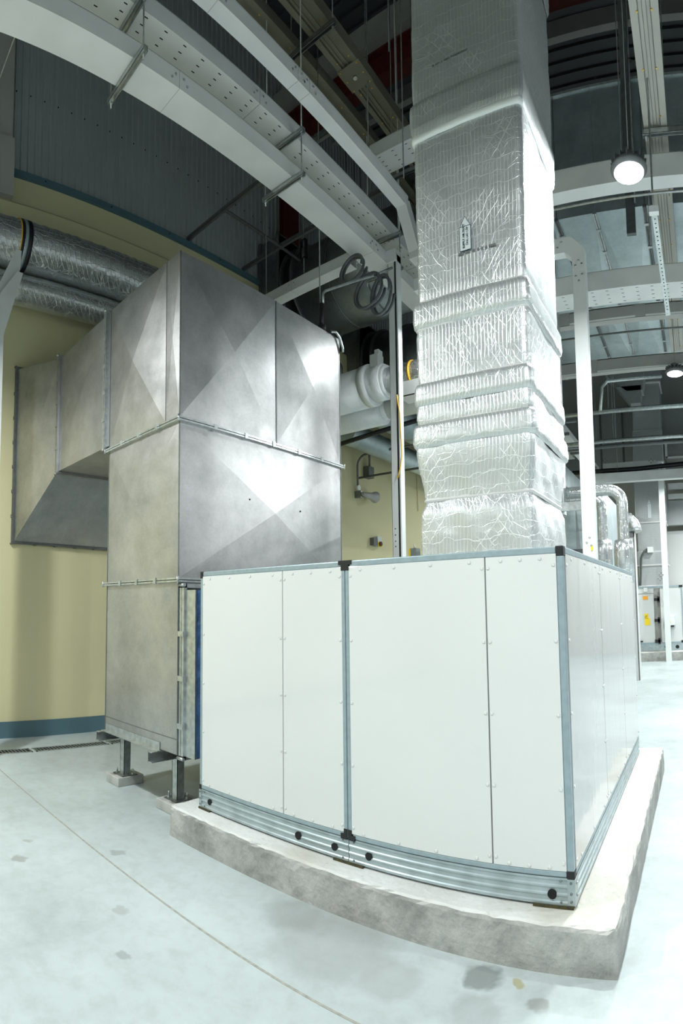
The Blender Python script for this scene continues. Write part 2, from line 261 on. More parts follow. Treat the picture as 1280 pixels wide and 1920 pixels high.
# ---------------------------------------------------------------- mesh helpers
class MB:
    def __init__(s): s.v = []; s.f = []; s.sm = []; s.mi = []; s.m = 0
    def quad(s, pts, smooth=False):
        n = len(s.v); s.v += [tuple(p) for p in pts]; s.f.append(tuple(range(n, n + len(pts)))); s.sm.append(smooth); s.mi.append(s.m); return s
    def box(s, x0, x1, y0, y1, z0, z1):
        if x0 > x1: x0, x1 = x1, x0
        if y0 > y1: y0, y1 = y1, y0
        if z0 > z1: z0, z1 = z1, z0
        n = len(s.v)
        s.v += [(x0, y0, z0), (x1, y0, z0), (x1, y1, z0), (x0, y1, z0), (x0, y0, z1), (x1, y0, z1), (x1, y1, z1), (x0, y1, z1)]
        for f in ((0, 3, 2, 1), (4, 5, 6, 7), (0, 1, 5, 4), (1, 2, 6, 5), (2, 3, 7, 6), (3, 0, 4, 7)):
            s.f.append(tuple(n + i for i in f)); s.sm.append(False); s.mi.append(s.m)
        return s
    def tube(s, pts, r, n=12, caps=True, radii=None, smooth=True):
        P = [Vector(p) for p in pts]; rings = []; up = None
        for i, p in enumerate(P):
            if i == 0: d = P[1] - P[0]
            elif i == len(P) - 1: d = P[-1] - P[-2]
            else: d = (P[i + 1] - p).normalized() + (p - P[i - 1]).normalized()
            d.normalize()
            if up is None: up = Vector((0, 0, 1)) if abs(d.z) < 0.9 else Vector((1, 0, 0))
            a = d.cross(up)
            if a.length < 1e-5: a = d.cross(Vector((0, 1, 0)))
            a.normalize(); b = a.cross(d).normalized(); up = b
            rr = radii[i] if radii else r
            st = len(s.v); rings.append(st)
            for k in range(n):
                t = 2 * pi * k / n; q = p + a * (rr * cos(t)) + b * (rr * sin(t)); s.v.append(tuple(q))
        for i in range(len(P) - 1):
            for k in range(n):
                k2 = (k + 1) % n
                s.f.append((rings[i] + k, rings[i] + k2, rings[i + 1] + k2, rings[i + 1] + k)); s.sm.append(smooth); s.mi.append(s.m)
        if caps:
            s.f.append(tuple(rings[0] + k for k in range(n))); s.sm.append(False); s.mi.append(s.m)
            s.f.append(tuple(rings[-1] + n - 1 - k for k in range(n))); s.sm.append(False); s.mi.append(s.m)
        return s
    def prism(s, prof, ax, a, b, smooth=False):
        """closed profile of (u,v) points swept from a to b along axis ax; u,v are the other two axes in order"""
        o = [i for i in range(3) if i != ax]; n = len(s.v); k = len(prof)
        for t in (a, b):
            for (u, v) in prof:
                p = [0, 0, 0]; p[ax] = t; p[o[0]] = u; p[o[1]] = v; s.v.append(tuple(p))
        for i in range(k):
            j = (i + 1) % k; s.f.append((n + i, n + j, n + k + j, n + k + i)); s.sm.append(smooth); s.mi.append(s.m)
        s.f.append(tuple(n + i for i in range(k))[::-1]); s.sm.append(False); s.mi.append(s.m)
        s.f.append(tuple(n + k + i for i in range(k))); s.sm.append(False); s.mi.append(s.m)
        return s
    def obox(s, p0, p1, w, h, up=(0, 0, 1)):
        """box bar from p0 to p1, w wide (sideways), h high, centred on the line"""
        a = Vector(p0); b = Vector(p1); d = (b - a).normalized(); u = Vector(up)
        sd = d.cross(u).normalized(); u = sd.cross(d).normalized(); n = len(s.v)
        for p in (a, b):
            for (i, j) in ((-1, -1), (1, -1), (1, 1), (-1, 1)):
                s.v.append(tuple(p + sd * (w / 2 * i) + u * (h / 2 * j)))
        for f in ((0, 1, 2, 3), (7, 6, 5, 4), (0, 4, 5, 1), (1, 5, 6, 2), (2, 6, 7, 3), (3, 7, 4, 0)):
            s.f.append(tuple(n + i for i in f)); s.sm.append(False); s.mi.append(s.m)
        return s
    def xpanel(s, A, B, C, D, nrm, h):
        """cross-broken sheet: four facets meeting in a raised centre"""
        c = (Vector(A) + Vector(B) + Vector(C) + Vector(D)) / 4 + Vector(nrm) * h
        for p, q in ((A, B), (B, C), (C, D), (D, A)): s.quad([p, q, tuple(c)])
        return s
    def build(s, name, m, parent=None, origin=None, bevel=0.0, fix=True):
        if parent is not None: o0 = Vector(ROOT[parent.name])
        elif origin is not None: o0 = Vector(origin)
        else:
            xs = [v[0] for v in s.v]; ys = [v[1] for v in s.v]; zs = [v[2] for v in s.v]
            o0 = Vector(((min(xs) + max(xs)) / 2, (min(ys) + max(ys)) / 2, min(zs)))
        me = bpy.data.meshes.new(name)
        me.from_pydata([tuple(Vector(v) - o0) for v in s.v], [], s.f)
        me.polygons.foreach_set('use_smooth', s.sm)
        ms = m if isinstance(m, (list, tuple)) else [m]
        for q in ms: me.materials.append(M[q] if isinstance(q, str) else q)
        me.polygons.foreach_set('material_index', s.mi)
        if fix:
            import bmesh
            bm = bmesh.new(); bm.from_mesh(me)
            bmesh.ops.remove_doubles(bm, verts=bm.verts, dist=1e-5)
            bmesh.ops.recalc_face_normals(bm, faces=bm.faces); bm.to_mesh(me); bm.free()
        me.update()
        o = bpy.data.objects.new(name, me); COL.objects.link(o)
        if parent is not None:
            o.parent = parent; ROOT[o.name] = tuple(o0)
        else:
            o.location = o0; ROOT[o.name] = tuple(o0)
        if bevel:
            b = o.modifiers.new('bevel', 'BEVEL'); b.width = bevel; b.segments = 2; b.limit_method = 'ANGLE'
        return o
ROOT = {}
def tag(o, label=None, cat=None, group=None, kind=None):
    if label: o['label'] = label
    if cat: o['category'] = cat
    if group: o['group'] = group
    if kind: o['kind'] = kind
    return o
def thing(name, label, cat, loc, group=None):
    o = bpy.data.objects.new(name, None); COL.objects.link(o); o.location = loc; o.empty_display_size = 0.1
    ROOT[o.name] = tuple(loc); return tag(o, label, cat, group)
def struct(mb, name, m, label=None):
    o = mb.build(name, m); o['kind'] = 'structure'
    if label: o['label'] = label
    return o
def dup(root, loc, label):
    def cp(o, par):
        c = o.copy(); COL.objects.link(c)
        if par is not None: c.parent = par
        for ch in [q for q in bpy.data.objects if q.parent == o]: cp(ch, c)
        return c
    r = cp(root, None); r.location = loc; r['label'] = label; return r
def arc(c, r, a0, a1, n, u, v):
    """points on an arc about c in the plane of axes u, v"""
    out = []
    for i in range(n + 1):
        t = a0 + (a1 - a0) * i / n; p = list(c); p[u] += r * cos(t); p[v] += r * sin(t); out.append(tuple(p))
    return out

# ================================================================ SETTING
WX = -6.6
f = MB(); f.box(-8, 9, -8, 20, -0.2, 0); struct(f, 'floor', 'floor', 'pale blue-grey hardened concrete floor')
jt = MB(); jt.box(WX + 0.2, 9, 1.857, 1.869, 0, 0.0015); o = struct(jt, 'trim_1', mat('joint_sealant', (0.42, 0.42, 0.38), 0.7, 0, (30, 0.3), None), 'caulked straight joint line across the floor')
wl = MB(); wl.box(WX - 0.3, WX, -8, 20, 0, 7.17); struct(wl, 'wall_left', 'yellow', 'yellow painted wall')
be = MB(); be.prism([(WX, 6.30), (WX + 0.16, 6.36), (WX + 0.16, 6.70), (WX + 0.13, 6.74), (WX, 6.74)], 1, -8, 20); struct(be, 'trim_2', 'yellow', 'yellow beam along the wall above the round ducts')
t3 = MB(); t3.prism([(WX, 7.17), (WX + 0.05, 7.17), (WX + 0.05, 7.25), (WX, 7.27)], 1, -8, 20); struct(t3, 'trim_3', 'bluegrey', 'blue-grey flashing under the corrugated cladding')
bb = MB(); bb.box(WX, WX + 0.012, -8, 20, 0, 0.2); struct(bb, 'baseboard_left', 'bluegrey', 'blue-grey painted skirting band')
# corrugated cladding above the yellow wall
cw = MB(); y = -2.0; prof = []
while y < 20:
    prof += [(WX - 0.02, y), (WX - 0.02, y + 0.055), (WX + 0.0, y + 0.065), (WX + 0.0, y + 0.09)]; y += 0.10
for i in range(len(prof) - 1):
    (xa, ya), (xb, yb) = prof[i], prof[i + 1]
    cw.quad([(xa, ya, 7.25), (xb, yb, 7.25), (xb, yb, 12.0), (xa, ya, 12.0)])
cw.box(WX - 0.2, WX - 0.1, -2, 20, 7.2, 12.0)
cw.m = 1
for z in (8.35, 9.6):
    for k in range(40): cw.tube([(WX + 0.0, 2.2 + 0.2 * k + 0.078, z), (WX + 0.008, 2.2 + 0.2 * k + 0.078, z)], 0.009, 6)
for yy in (2.7, 3.7, 4.7, 5.7): cw.tube([(WX + 0.04, yy, 7.21), (WX + 0.056, yy, 7.21)], 0.01, 6)
struct(cw, 'wall_left_cladding', ['corr', 'hole'], 'dark grey corrugated cladding with screw rows')
# column and pier at the far left
pc = MB(); pc.box(WX, WX + 0.22, 1.2, 2.20, 6.74, 7.5); struct(pc, 'trim_4', 'concwall', 'grey concrete pier head at the far left of the wall')
sc_ = MB(); sc_.box(WX, WX + 0.12, 1.75, 2.20, 7.5, 12); sc_.box(WX, WX + 0.16, 1.62, 1.75, 7.5, 12); struct(sc_, 'trim_5', 'concwall', 'grey steel column above the pier head')
# far end wall, roof
wb = MB(); wb.box(-8, 9, 20, 20.3, 0, 12); struct(wb, 'wall_back', 'wallgrey', 'pale end wall')
wf = MB(); wf.box(-8, 9, -8.3, -8, 0, 12); struct(wf, 'wall_front', 'wallgrey', 'pale wall behind the viewpoint')
wr = MB(); wr.box(8.7, 9, -8, 20, 0, 12); struct(wr, 'wall_right', 'wallgrey', 'pale wall on the right')
rf = MB(); y = -2.0
rf.box(-8, 9, -8.3, 20.3, 12.0, 12.1)
k = -8.0
while k < 20: rf.box(-8, 9, k, k + 0.06, 11.95, 12.0); k += 0.25
struct(rf, 'ceiling', 'roof', 'dark ribbed roof sheeting')
# red steel frame
rc = MB(); rc.box(WX + 0.02, WX + 0.05, 7.13, 7.33, 7.3, 10.0); rc.box(WX + 0.02, WX + 0.3, 7.21, 7.24, 7.3, 10.0); rc.box(WX + 0.28, WX + 0.31, 7.13, 7.33, 7.3, 10.0)
struct(rc, 'trim_6', 'red', 'red oxide steel column against the cladding')
rb = MB(); rb.box(WX, 9, 7.1, 7.35, 10.0, 10.04); rb.box(WX, 9, 7.2, 7.23, 10.04, 10.42); rb.box(WX, 9, 7.1, 7.35, 10.42, 10.46)
struct(rb, 'trim_7', 'red', 'red oxide rafter crossing under the roof')
rb = MB(); rb.box(WX, 9, 7.0, 7.5, 10.5, 10.9); struct(rb, 'trim_8', 'beamgrey', 'grey fascia above the near red rafter')
rb = MB(); rb.box(WX, 9, 16.7, 16.75, 8.7, 8.95); struct(rb, 'trim_9', 'red', 'red oxide rafter at the far end')
pp = MB()
for (a, b) in ((8.8, 11.2), (13.3, 11.2)): pp.box(-8, 9, a, a + 0.12, b, b + 0.3)
struct(pp, 'trim_10', 'beamgrey', 'grey roof purlins')

# ================================================================ FLOOR GRATES
def grate(y0, y1, label):
    r = thing('drain_grate', label, 'drain grate', (-5.97, (y0 + y1) / 2, 0), 'steel drain grates along the wall')
    fr = MB(); fr.box(-6.045, -6.03, y0, y1, 0.0, 0.008); fr.box(-5.91, -5.895, y0, y1, 0.0, 0.008); fr.box(-6.045, -5.895, y0, y0 + 0.015, 0, 0.008); fr.box(-6.045, -5.895, y1 - 0.015, y1, 0, 0.008)
    fr.build('frame', 'zinc', r)
    g = MB(); g.box(-6.03, -5.91, y0 + .015, y1 - .015, 0.0, 0.0015); g.build('dark_underlay', 'hole', r)  # dark sheet laid on the floor for the shade under the bars
    g = MB(); k = y0 + 0.03
    while k < y1 - 0.03: g.box(-6.03, -5.91, k, k + 0.012, 0.0, 0.007); k += 0.04
    g.build('bars', 'zinc', r)
grate(1.46, 2.44, 'steel drain grate at the left edge of the photo')
grate(2.48, 3.41, 'steel drain grate in the middle, left of the tall duct')
grate(3.45, 4.40, 'steel drain grate partly hidden behind the tall duct')

# ================================================================ PLINTH
def plinth(name, x0, x1, y0, y1, z1, label, rough=True):
    mb = MB(); nx = max(2, int((x1 - x0) / 0.04)); ny = max(2, int((y1 - y0) / 0.06)); rnd = random.Random(3)
    def prof(): return [(0, 0.0), (0.0, 0.35), (0.0, 0.7), (0.0, 0.9), (0.006, 0.97), (0.02, 1.0)]
    per = []
    for i in range(nx): per.append((x0 + (x1 - x0) * i / nx, y0, 0, -1))
    for i in range(ny): per.append((x1, y0 + (y1 - y0) * i / ny, 1, 0))
    for i in range(nx): per.append((x1 - (x1 - x0) * i / nx, y1, 0, 1))
    for i in range(ny): per.append((x0, y1 - (y1 - y0) * i / ny, -1, 0))
    corners = {0, nx, nx + ny, 2 * nx + ny}
    base = len(mb.v); P = len(per); pr = prof()
    n1 = [rnd.uniform(-1, 1) for _ in range(P)]
    for j, (ins, zz) in enumerate(pr):
        for i, (x, yv, ax, ay) in enumerate(per):
            nn = rnd.uniform(-1, 1) * 0.004 + n1[i] * (0.002 if j < 3 else 0.0035)
            if j == 0: nn = 0.004
            k = ins + nn
            cx, cy = (x0 + x1) / 2, (y0 + y1) / 2
            xx = x - ax * k; yy = yv - ay * k
            if i in corners: xx = x + (0.012 if x < cx else -0.012) * (1 if j else 0.5); yy = yv + (0.012 if yv < cy else -0.012) * (1 if j else 0.5)
            z = zz * z1 + (rnd.uniform(-0.004, 0.001) if 0 < j < len(pr) - 1 else 0)
            mb.v.append((xx, yy, z))
    for j in range(len(pr) - 1):
        for i in range(P):
            i2 = (i + 1) % P
            mb.f.append((base + j * P + i, base + j * P + i2, base + (j + 1) * P + i2, base + (j + 1) * P + i)); mb.sm.append(False); mb.mi.append(0)
    mb.f.append(tuple(base + (len(pr) - 1) * P + i for i in range(P))); mb.sm.append(False); mb.mi.append(0)
    mb.f.append(tuple(base + i for i in reversed(range(P)))); mb.sm.append(False); mb.mi.append(0)
    o = mb.build(name, 'plinth'); tag(o, label, 'plinth'); return o
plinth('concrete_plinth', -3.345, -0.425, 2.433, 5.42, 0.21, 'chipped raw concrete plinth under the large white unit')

# ================================================================ AIR HANDLING UNIT
AX0, AX1, AY0, AY1, AZ0, AZ1 = -3.165, -0.638, 2.574, 5.24, 0.222, 1.878
ahu = thing('air_handling_unit', 'large white panelled air handling unit on the near concrete plinth', 'air handling unit', (-1.9, 3.9, 0.21))
RT = 0.345   # top of base rail
XJ = -1.88
def cap_mesh():
    m = MB(); ROOT_ = []
    return m
def bolt(x, y, z, n, parent, name='bolt_cap', m='panel', r=0.009, h=0.006):
    mb = MB(); a = Vector((x, y, z)); b = a + Vector(n) * h
    c = a + Vector(n) * h * 0.6
    mb.tube([tuple(a), tuple(c), tuple(b)], r, 10, True, [r, r, r * 0.6], True); return mb.build(name, m, parent)
def fpanel(xa, xb, name='front_panel'):
    mb = MB(); mb.box(xa, xb, AY0 - 0.004, AY0 + 0.05, RT + 0.03, AZ1 - 0.034)
    p = mb.build(name, 'panel', ahu, bevel=0.002); return p
zs = [1.79, 1.43, 1.085, 0.745, 0.412]
zt = AZ1 - 0.055
gaps = [(-3.135, -2.3635), (-2.3565, -1.905), (-1.855, -1.0375), (-1.0305, -0.672)]
for gi, (a, b) in enumerate(gaps):
    p = fpanel(a, b)
    for xx in (a + 0.013, b - 0.013):
        for z in zs: bolt(xx, AY0 - 0.003, z, (0, -1, 0), p)
    n = 4 if (b - a) > 0.6 else 3
    for k in range(n):
        xx = a + 0.08 + (b - a - 0.16) * k / (n - 1)
        for z in (zt, RT + 0.045): bolt(xx, AY0 - 0.003, z, (0, -1, 0), p)
sg = [(AY0 + 0.035, 3.497), (3.503, 4.377), (4.383, AY1 - 0.035)]
for a, b in sg:
    mb = MB(); mb.box(AX1 - 0.05, AX1 + 0.004, a, b, RT + 0.03, AZ1 - 0.034)
    p = mb.build('side_panel', 'gloss', ahu, bevel=0.002)
    for yy in (a + 0.015, b - 0.015):
        for z in zs: bolt(AX1 + 0.003, yy, z, (1, 0, 0), p)
    for k in range(3):
        yy = a + 0.12 + (b - a - 0.24) * k / 2
        for z in (zt, RT + 0.045): bolt(AX1 + 0.003, yy, z, (1, 0, 0), p)
mb = MB(); mb.box(AX0 + 0.03, AX1 - 0.03, AY1 - 0.05, AY1, RT, AZ1 - 0.03); mb.build('back_panel', 'panel', ahu)
mb = MB(); mb.box(AX0, AX0 + 0.05, AY0 + 0.03, AY1 - 0.03, RT, 0.48); mb.build('end_panel', 'panel', ahu)
mb = MB(); mb.box(AX0, AX0 + 0.05, AY0 + 0.03, AY1 - 0.03, 1.80, AZ1 - 0.03); mb.build('end_panel', 'panel', ahu)
mb = MB(); mb.box(AX0 + 0.04, AX1 - 0.012, AY0 + 0.012, AY0 + 0.05, RT + 0.03, AZ1 - 0.04); mb.build('dark_seam_backing', 'steel', ahu)  # dark sheets added behind the panels so the gaps between them look dark
mb = MB(); mb.box(AX1 - 0.05, AX1 - 0.012, AY0 + 0.05, AY1 - 0.05, RT + 0.03, AZ1 - 0.04); mb.build('dark_seam_backing', 'steel', ahu)
mb = MB(); mb.box(AX0 + 0.03, AX1 - 0.03, AY0 + 0.03, AY1 - 0.03, AZ1 - 0.04, AZ1 - 0.005); mb.build('roof_panel', 'panel', ahu)
def post(x0, x1, y0, y1, z0=RT + 0.0, z1=AZ1 - 0.045, name='corner_post'):
    mb = MB(); mb.box(x0, x1, y0, y1, z0, z1); return mb.build(name, 'alu', ahu, bevel=0.004)
post(AX1 - 0.034, AX1, AY0, AY0 + 0.034); post(AX0, AX0 + 0.03, AY0, AY0 + 0.034); post(AX1 - 0.034, AX1, AY1 - 0.034, AY1); post(AX0, AX0 + 0.03, AY1 - 0.034, AY1)
post(XJ - 0.025, XJ - 0.002, AY0 - 0.006, AY0 + 0.03, name='joint_post'); post(XJ + 0.002, XJ + 0.025, AY0 - 0.006, AY0 + 0.03, name='joint_post')
def rail(p0, p1, name='top_rail'):
    mb = MB(); mb.box(p0[0], p1[0], p0[1], p1[1], p0[2], p1[2]); return mb.build(name, 'alu', ahu, bevel=0.006)
rail((AX0 + 0.03, AY0 - 0.002, AZ1 - 0.034), (XJ - 0.03, AY0 + 0.035, AZ1)); rail((XJ + 0.03, AY0 - 0.002, AZ1 - 0.034), (AX1 - 0.035, AY0 + 0.035, AZ1))
rail((AX1 - 0.036, AY0 + 0.04, AZ1 - 0.034), (AX1 + 0.002, AY1 - 0.034, AZ1))
rail((AX0 + 0.02, AY0 - 0.002, RT + 0.002), (XJ - 0.03, AY0 + 0.035, RT + 0.03), 'bottom_rail'); rail((XJ + 0.03, AY0 - 0.002, RT + 0.002), (AX1 - 0.035, AY0 + 0.035, RT + 0.03), 'bottom_rail')
rail((AX1 - 0.036, AY0 + 0.04, RT + 0.002), (AX1 + 0.002, AY1 - 0.034, RT + 0.03), 'bottom_rail')
for (x0, x1, y0, y1, z0, z1) in ((AX1 - 0.037, AX1 + 0.003, AY0 - 0.003, AY0 + 0.04, AZ1 - 0.046, AZ1 + 0.002), (AX0 - 0.002, AX0 + 0.032, AY0 - 0.003, AY0 + 0.04, AZ1 - 0.046, AZ1 + 0.002),
        (AX1 - 0.037, AX1 + 0.003, AY0 - 0.003, AY0 + 0.036, RT - 0.004, RT + 0.032), (AX0 - 0.002, AX0 + 0.025, AY0 - 0.003, AY0 + 0.036, RT - 0.004, RT + 0.03)):
    mb = MB(); mb.box(x0, x1, y0, y1, z0, z1); o = mb.build('corner_cap', 'black', ahu, bevel=0.004)
mb = MB(); mb.box(XJ - 0.045, XJ + 0.045, AY0 - 0.008, AY0 + 0.04, AZ1 - 0.022, AZ1 + 0.002); mb.box(XJ - 0.027, XJ + 0.027, AY0 - 0.008, AY0 + 0.03, AZ1 - 0.055, AZ1 - 0.022); mb.build('joint_cap', 'black', ahu)
for s in (-1, 1):
    mb = MB(); mb.box(XJ + s * 0.003, XJ + s * 0.048, AY0 - 0.008, AY0 + 0.03, RT - 0.006, RT + 0.022); mb.box(XJ + s * 0.003, XJ + s * 0.026, AY0 - 0.008, AY0 + 0.03, RT + 0.022, RT + 0.05); mb.build('joint_cap', 'black', ahu)
# rolled base rail with flutes
def fl(sgn, y0):
    z0, z1 = AZ0, RT; h = z1 - z0; pts = []
    for (d, t) in ((0, 0), (0, .10), (.006, .14), (.006, .30), (0, .34), (0, .40), (.006, .44), (.006, .60), (0, .64), (0, .70), (.006, .74), (.006, .88), (0, .92), (0, 1.0)):
        pts.append((y0 + sgn * (0.002 - d), z0 + t * h))
    back = [(y0 - sgn * 0.05, z1), (y0 - sgn * 0.05, z0)]
    return pts + back
for a, b in ((AX0 + 0.022, XJ - 0.002), (XJ + 0.002, AX1 - 0.03)):
    mb = MB(); mb.prism(fl(-1, AY0), 0, a, b); r_ = mb.build('base_rail', 'rail', ahu)
    for hx, hz, hr in ((-3.054, .276, .02), (-2.246, .274, .023), (-1.977, .277, .021), (-1.747, .279, .021), (-0.746, .268, .022)):
        if a < hx < b:
            mb = MB(); mb.tube([(hx, AY0 - 0.0035, hz), (hx, AY0 + 0.02, hz)], hr, 20); h_ = mb.build('lifting_hole', 'hole', r_)
    for sx in (a + 0.035, b - 0.035):
        for z in (AZ0 + 0.014, RT - 0.014): bolt(sx, AY0 - 0.002, z, (0, -1, 0), r_, 'rivet', 'zincd', 0.006, 0.003)
mb = MB(); mb.prism(fl(1, AX1), 1, AY0 + 0.05, AY1); mb.build('base_rail', 'rail', ahu)
mb = MB(); mb.box(AX1 - 0.035, AX1 + 0.004, AY0 - 0.004, AY0 + 0.055, AZ0, RT - 0.004); ep = mb.build('end_bracket', 'rail', ahu, bevel=0.002)
for z in (AZ0 + 0.02, AZ0 + 0.055, RT - 0.02): bolt(AX1 - 0.016, AY0 - 0.004, z, (0, -1, 0), ep, 'bolt', 'zincd', 0.006, 0.004)
for z in (AZ0 + 0.04, RT - 0.03): bolt(AX1 + 0.004, AY0 + 0.03, z, (1, 0, 0), ep, 'bolt', 'zinc', 0.008, 0.008)
mb = MB(); mb.box(AX0 - 0.002, AX0 + 0.022, AY0 - 0.004, AY0 + 0.05, AZ0, RT - 0.004); ep = mb.build('end_bracket', 'rail', ahu)
for z in (AZ0 + 0.02, AZ0 + 0.06, RT - 0.02): bolt(AX0 + 0.01, AY0 - 0.004, z, (0, -1, 0), ep, 'bolt', 'zincd', 0.006, 0.004)
mb = MB(); mb.box(AX0 + 0.06, AX1 - 0.06, AY0 + 0.015, AY1, 0.2105, AZ0); mb.build('rubber_strip', 'black', ahu)
for a, b in ((XJ - 0.10, XJ + 0.10), (AX1 - 0.20, AX1 - 0.005), (AX0 + 0.0, AX0 + 0.12)):
    mb = MB(); mb.box(a, b, AY0 - 0.012, AY0 + 0.06, 0.2105, AZ0); mb.build('shim', 'shim', ahu)

# ================================================================ TALL GALVANISED PLENUM DUCT
DX0, DX1, DY0, DY1 = -4.605, -3.495, 2.62, 4.72
duct = thing('galvanised_duct', 'tall galvanised sheet metal duct elbowing into the yellow wall', 'duct', (-4.05, 3.7, 0.5))
def section(z0, z1, name, splits=(), xs=None, top=False, bot=False, left=True, bump=0.022):
    mb = MB()
    xa, xb = DX0, DX1
    for (p, q, h_) in (((xa, xs, bump), (xs, xb, 0.006)) if xs else ((xa, xb, bump),)): mb.xpanel((p, DY0, z0), (q, DY0, z0), (q, DY0, z1), (p, DY0, z1), (0, -1, 0), h_)
    ys = [DY0] + list(splits) + [DY1]
    for i in range(len(ys) - 1): mb.xpanel((xb, ys[i], z0), (xb, ys[i + 1], z0), (xb, ys[i + 1], z1), (xb, ys[i], z1), (1, 0, 0), bump)
    mb.xpanel((xb, DY1, z0), (xa, DY1, z0), (xa, DY1, z1), (xb, DY1, z1), (0, 1, 0), bump)
    if left: mb.xpanel((xa, DY1, z0), (xa, DY0, z0), (xa, DY0, z1), (xa, DY1, z1), (-1, 0, 0), bump)
    if top: mb.quad([(xa, DY0, z1), (xb, DY0, z1), (xb, DY1, z1), (xa, DY1, z1)])
    if bot: mb.quad([(xa, DY0, z0), (xb, DY0, z0), (xb, DY1, z0), (xa, DY1, z0)])
    o = mb.build(name, 'galv', duct)
    # folded corner seam
    for (qx, qy) in ((xb, DY0), (xa, DY0), (xb, DY1)):
        c = MB(); c.box(qx - 0.004, qx + 0.004, qy - 0.004, qy + 0.004, z0, z1); c.build('corner_seam', 'zincd', o)
    for s_ in splits: c = MB(); c.box(xb - 0.002, xb + 0.006, s_ - 0.006, s_ + 0.006, z0, z1); c.build('panel_seam', 'zincd', o)
    return o
s1 = section(0.50, 1.825, 'lower_section', bot=True, bump=0.008)
mb = MB(); mb.box(DX0, DX1, DY0 - 0.004, DY0, 0.612, 0.618); mb.build('fold_line', 'zincd', s1)
s2 = section(1.85, 3.095, 'middle_section', bump=0.045)
for (yy, zz) in ((3.36, 2.56), (4.03, 2.54)):
    mb = MB(); mb.tube([(DX1 - 0.01, yy, zz), (DX1 + 0.034, yy, zz)], 0.008, 10); mb.build('test_hole', 'hole', s2)
s3 = section(3.13, 4.50, 'upper_section', splits=(3.735,), xs=DX1 - 0.19, top=True, bump=0.042)
mb = MB(); mb.box(DX1 - 0.192, DX1 - 0.188, DY0 - 0.003, DY0, 3.135, 4.495); mb.build('fold_line', 'zincd', s3)

def ring_z(z, x0, x1, y0, y1, h=0.034, w=0.03, root=None, clips=True):
    mb = MB()
    for (za, zb) in ((z - h / 2, z - 0.003), (z + 0.003, z + h / 2)):
        mb.box(x0 - w, x1 + w, y0 - w, y0, za, zb); mb.box(x0 - w, x1 + w, y1, y1 + w, za, zb); mb.box(x0 - w, x0, y0, y1, za, zb); mb.box(x1, x1 + w, y0, y1, za, zb)
    fr = mb.build('flange', 'zinc', root)
    if clips:
        for k in range(3):
            x = x0 + (x1 - x0) * (k + 1) / 4; c = MB(); c.box(x - 0.017, x + 0.017, y0 - w - 0.008, y0 - w + 0.006, z - h / 2 - 0.006, z + h / 2 + 0.006); c.build('clip', 'zinc', fr)
        for k in range(5):
            y = y0 + (y1 - y0) * (k + 1) / 6; c = MB(); c.box(x1 + w - 0.006, x1 + w + 0.008, y - 0.017, y + 0.017, z - h / 2 - 0.006, z + h / 2 + 0.006); c.build('clip', 'zinc', fr)
        for (x, y) in ((x0 - w, y0 - w), (x1 + w, y0 - w), (x1 + w, y1 + w)):
            c = MB(); c.tube([(x, y, z - 0.026), (x, y, z + 0.026)], 0.01, 8); c.build('corner_bolt', 'zinc', fr)
    return fr
ring_z(1.837, DX0, DX1, DY0, DY1, root=duct)
ring_z(3.112, DX0, DX1, DY0, DY1, root=duct)
def ring_x(x, y0, y1, z0, z1, root, h=0.04, w=0.032, clip=True, m='zinc', nz=4, ny=5):
    mb = MB()
    for (xa, xb) in ((x - h / 2, x - 0.003), (x + 0.003, x + h / 2)):
        mb.box(xa, xb, y0 - w, y1 + w, z0 - w, z0); mb.box(xa, xb, y0 - w, y1 + w, z1, z1 + w); mb.box(xa, xb, y0 - w, y0, z0, z1); mb.box(xa, xb, y1, y1 + w, z0, z1)
    fr = mb.build('flange', m, root)
    if clip:
        for k in range(nz):
            z = z0 + (z1 - z0) * (k + 1) / (nz + 1); c = MB(); c.box(x - h / 2 - 0.006, x + h / 2 + 0.006, y0 - w - 0.008, y0 - w + 0.006, z - 0.02, z + 0.02); c.build('clip', m, fr)
        for k in range(ny):
            y = y0 + (y1 - y0) * (k + 1) / (ny + 1); c = MB(); c.box(x - h / 2 - 0.006, x + h / 2 + 0.006, y - 0.017, y + 0.017, z0 - w - 0.008, z0 - w + 0.006); c.build('clip', m, fr)
        for (y, z) in ((y0 - w, z0 - w), (y0 - w, z1 + w)):
            c = MB(); c.tube([(x - 0.022, y, z), (x + 0.022, y, z)], 0.012, 8); c.build('corner_bolt', m, fr)
    return fr
def branch(xa, xb, A, B, name, bump=0.02, m='galv'):
    """A, B: (y0,y1,z0,z1) rectangles at xa and xb"""
    mb = MB(); a = [(xa, A[0], A[2]), (xa, A[1], A[2]), (xa, A[1], A[3]), (xa, A[0], A[3])]; b = [(xb, B[0], B[2]), (xb, B[1], B[2]), (xb, B[1], B[3]), (xb, B[0], B[3])]
    mb.xpanel(a[0], b[0], b[3], a[3], (0, -1, 0), bump); mb.xpanel(a[0], a[1], b[1], b[0], (0, 0, -1), bump)
    mb.xpanel(a[1], a[2], b[2], b[1], (0, 1, 0), bump); mb.xpanel(a[3], a[2], b[2], b[3], (0, 0, 1), bump)
    return mb.build(name, m, duct)
Rb = (DY0, DY1, 3.165, 4.49)
branch(-4.66, DX0, Rb, Rb, 'branch_collar', 0.0)
ring_x(-4.675, *Rb, root=duct)
branch(-5.76, -4.69, Rb, Rb, 'branch_section')
ring_x(-5.785, *Rb, root=duct, m='galv', h=0.045)
Rw = (2.39, 4.95, 2.43, 4.62)
branch(-6.55, -5.81, Rw, Rb, 'wall_transition', 0.03)
ring_x(-6.573, *Rw, root=duct, m='steel', nz=6, ny=8)

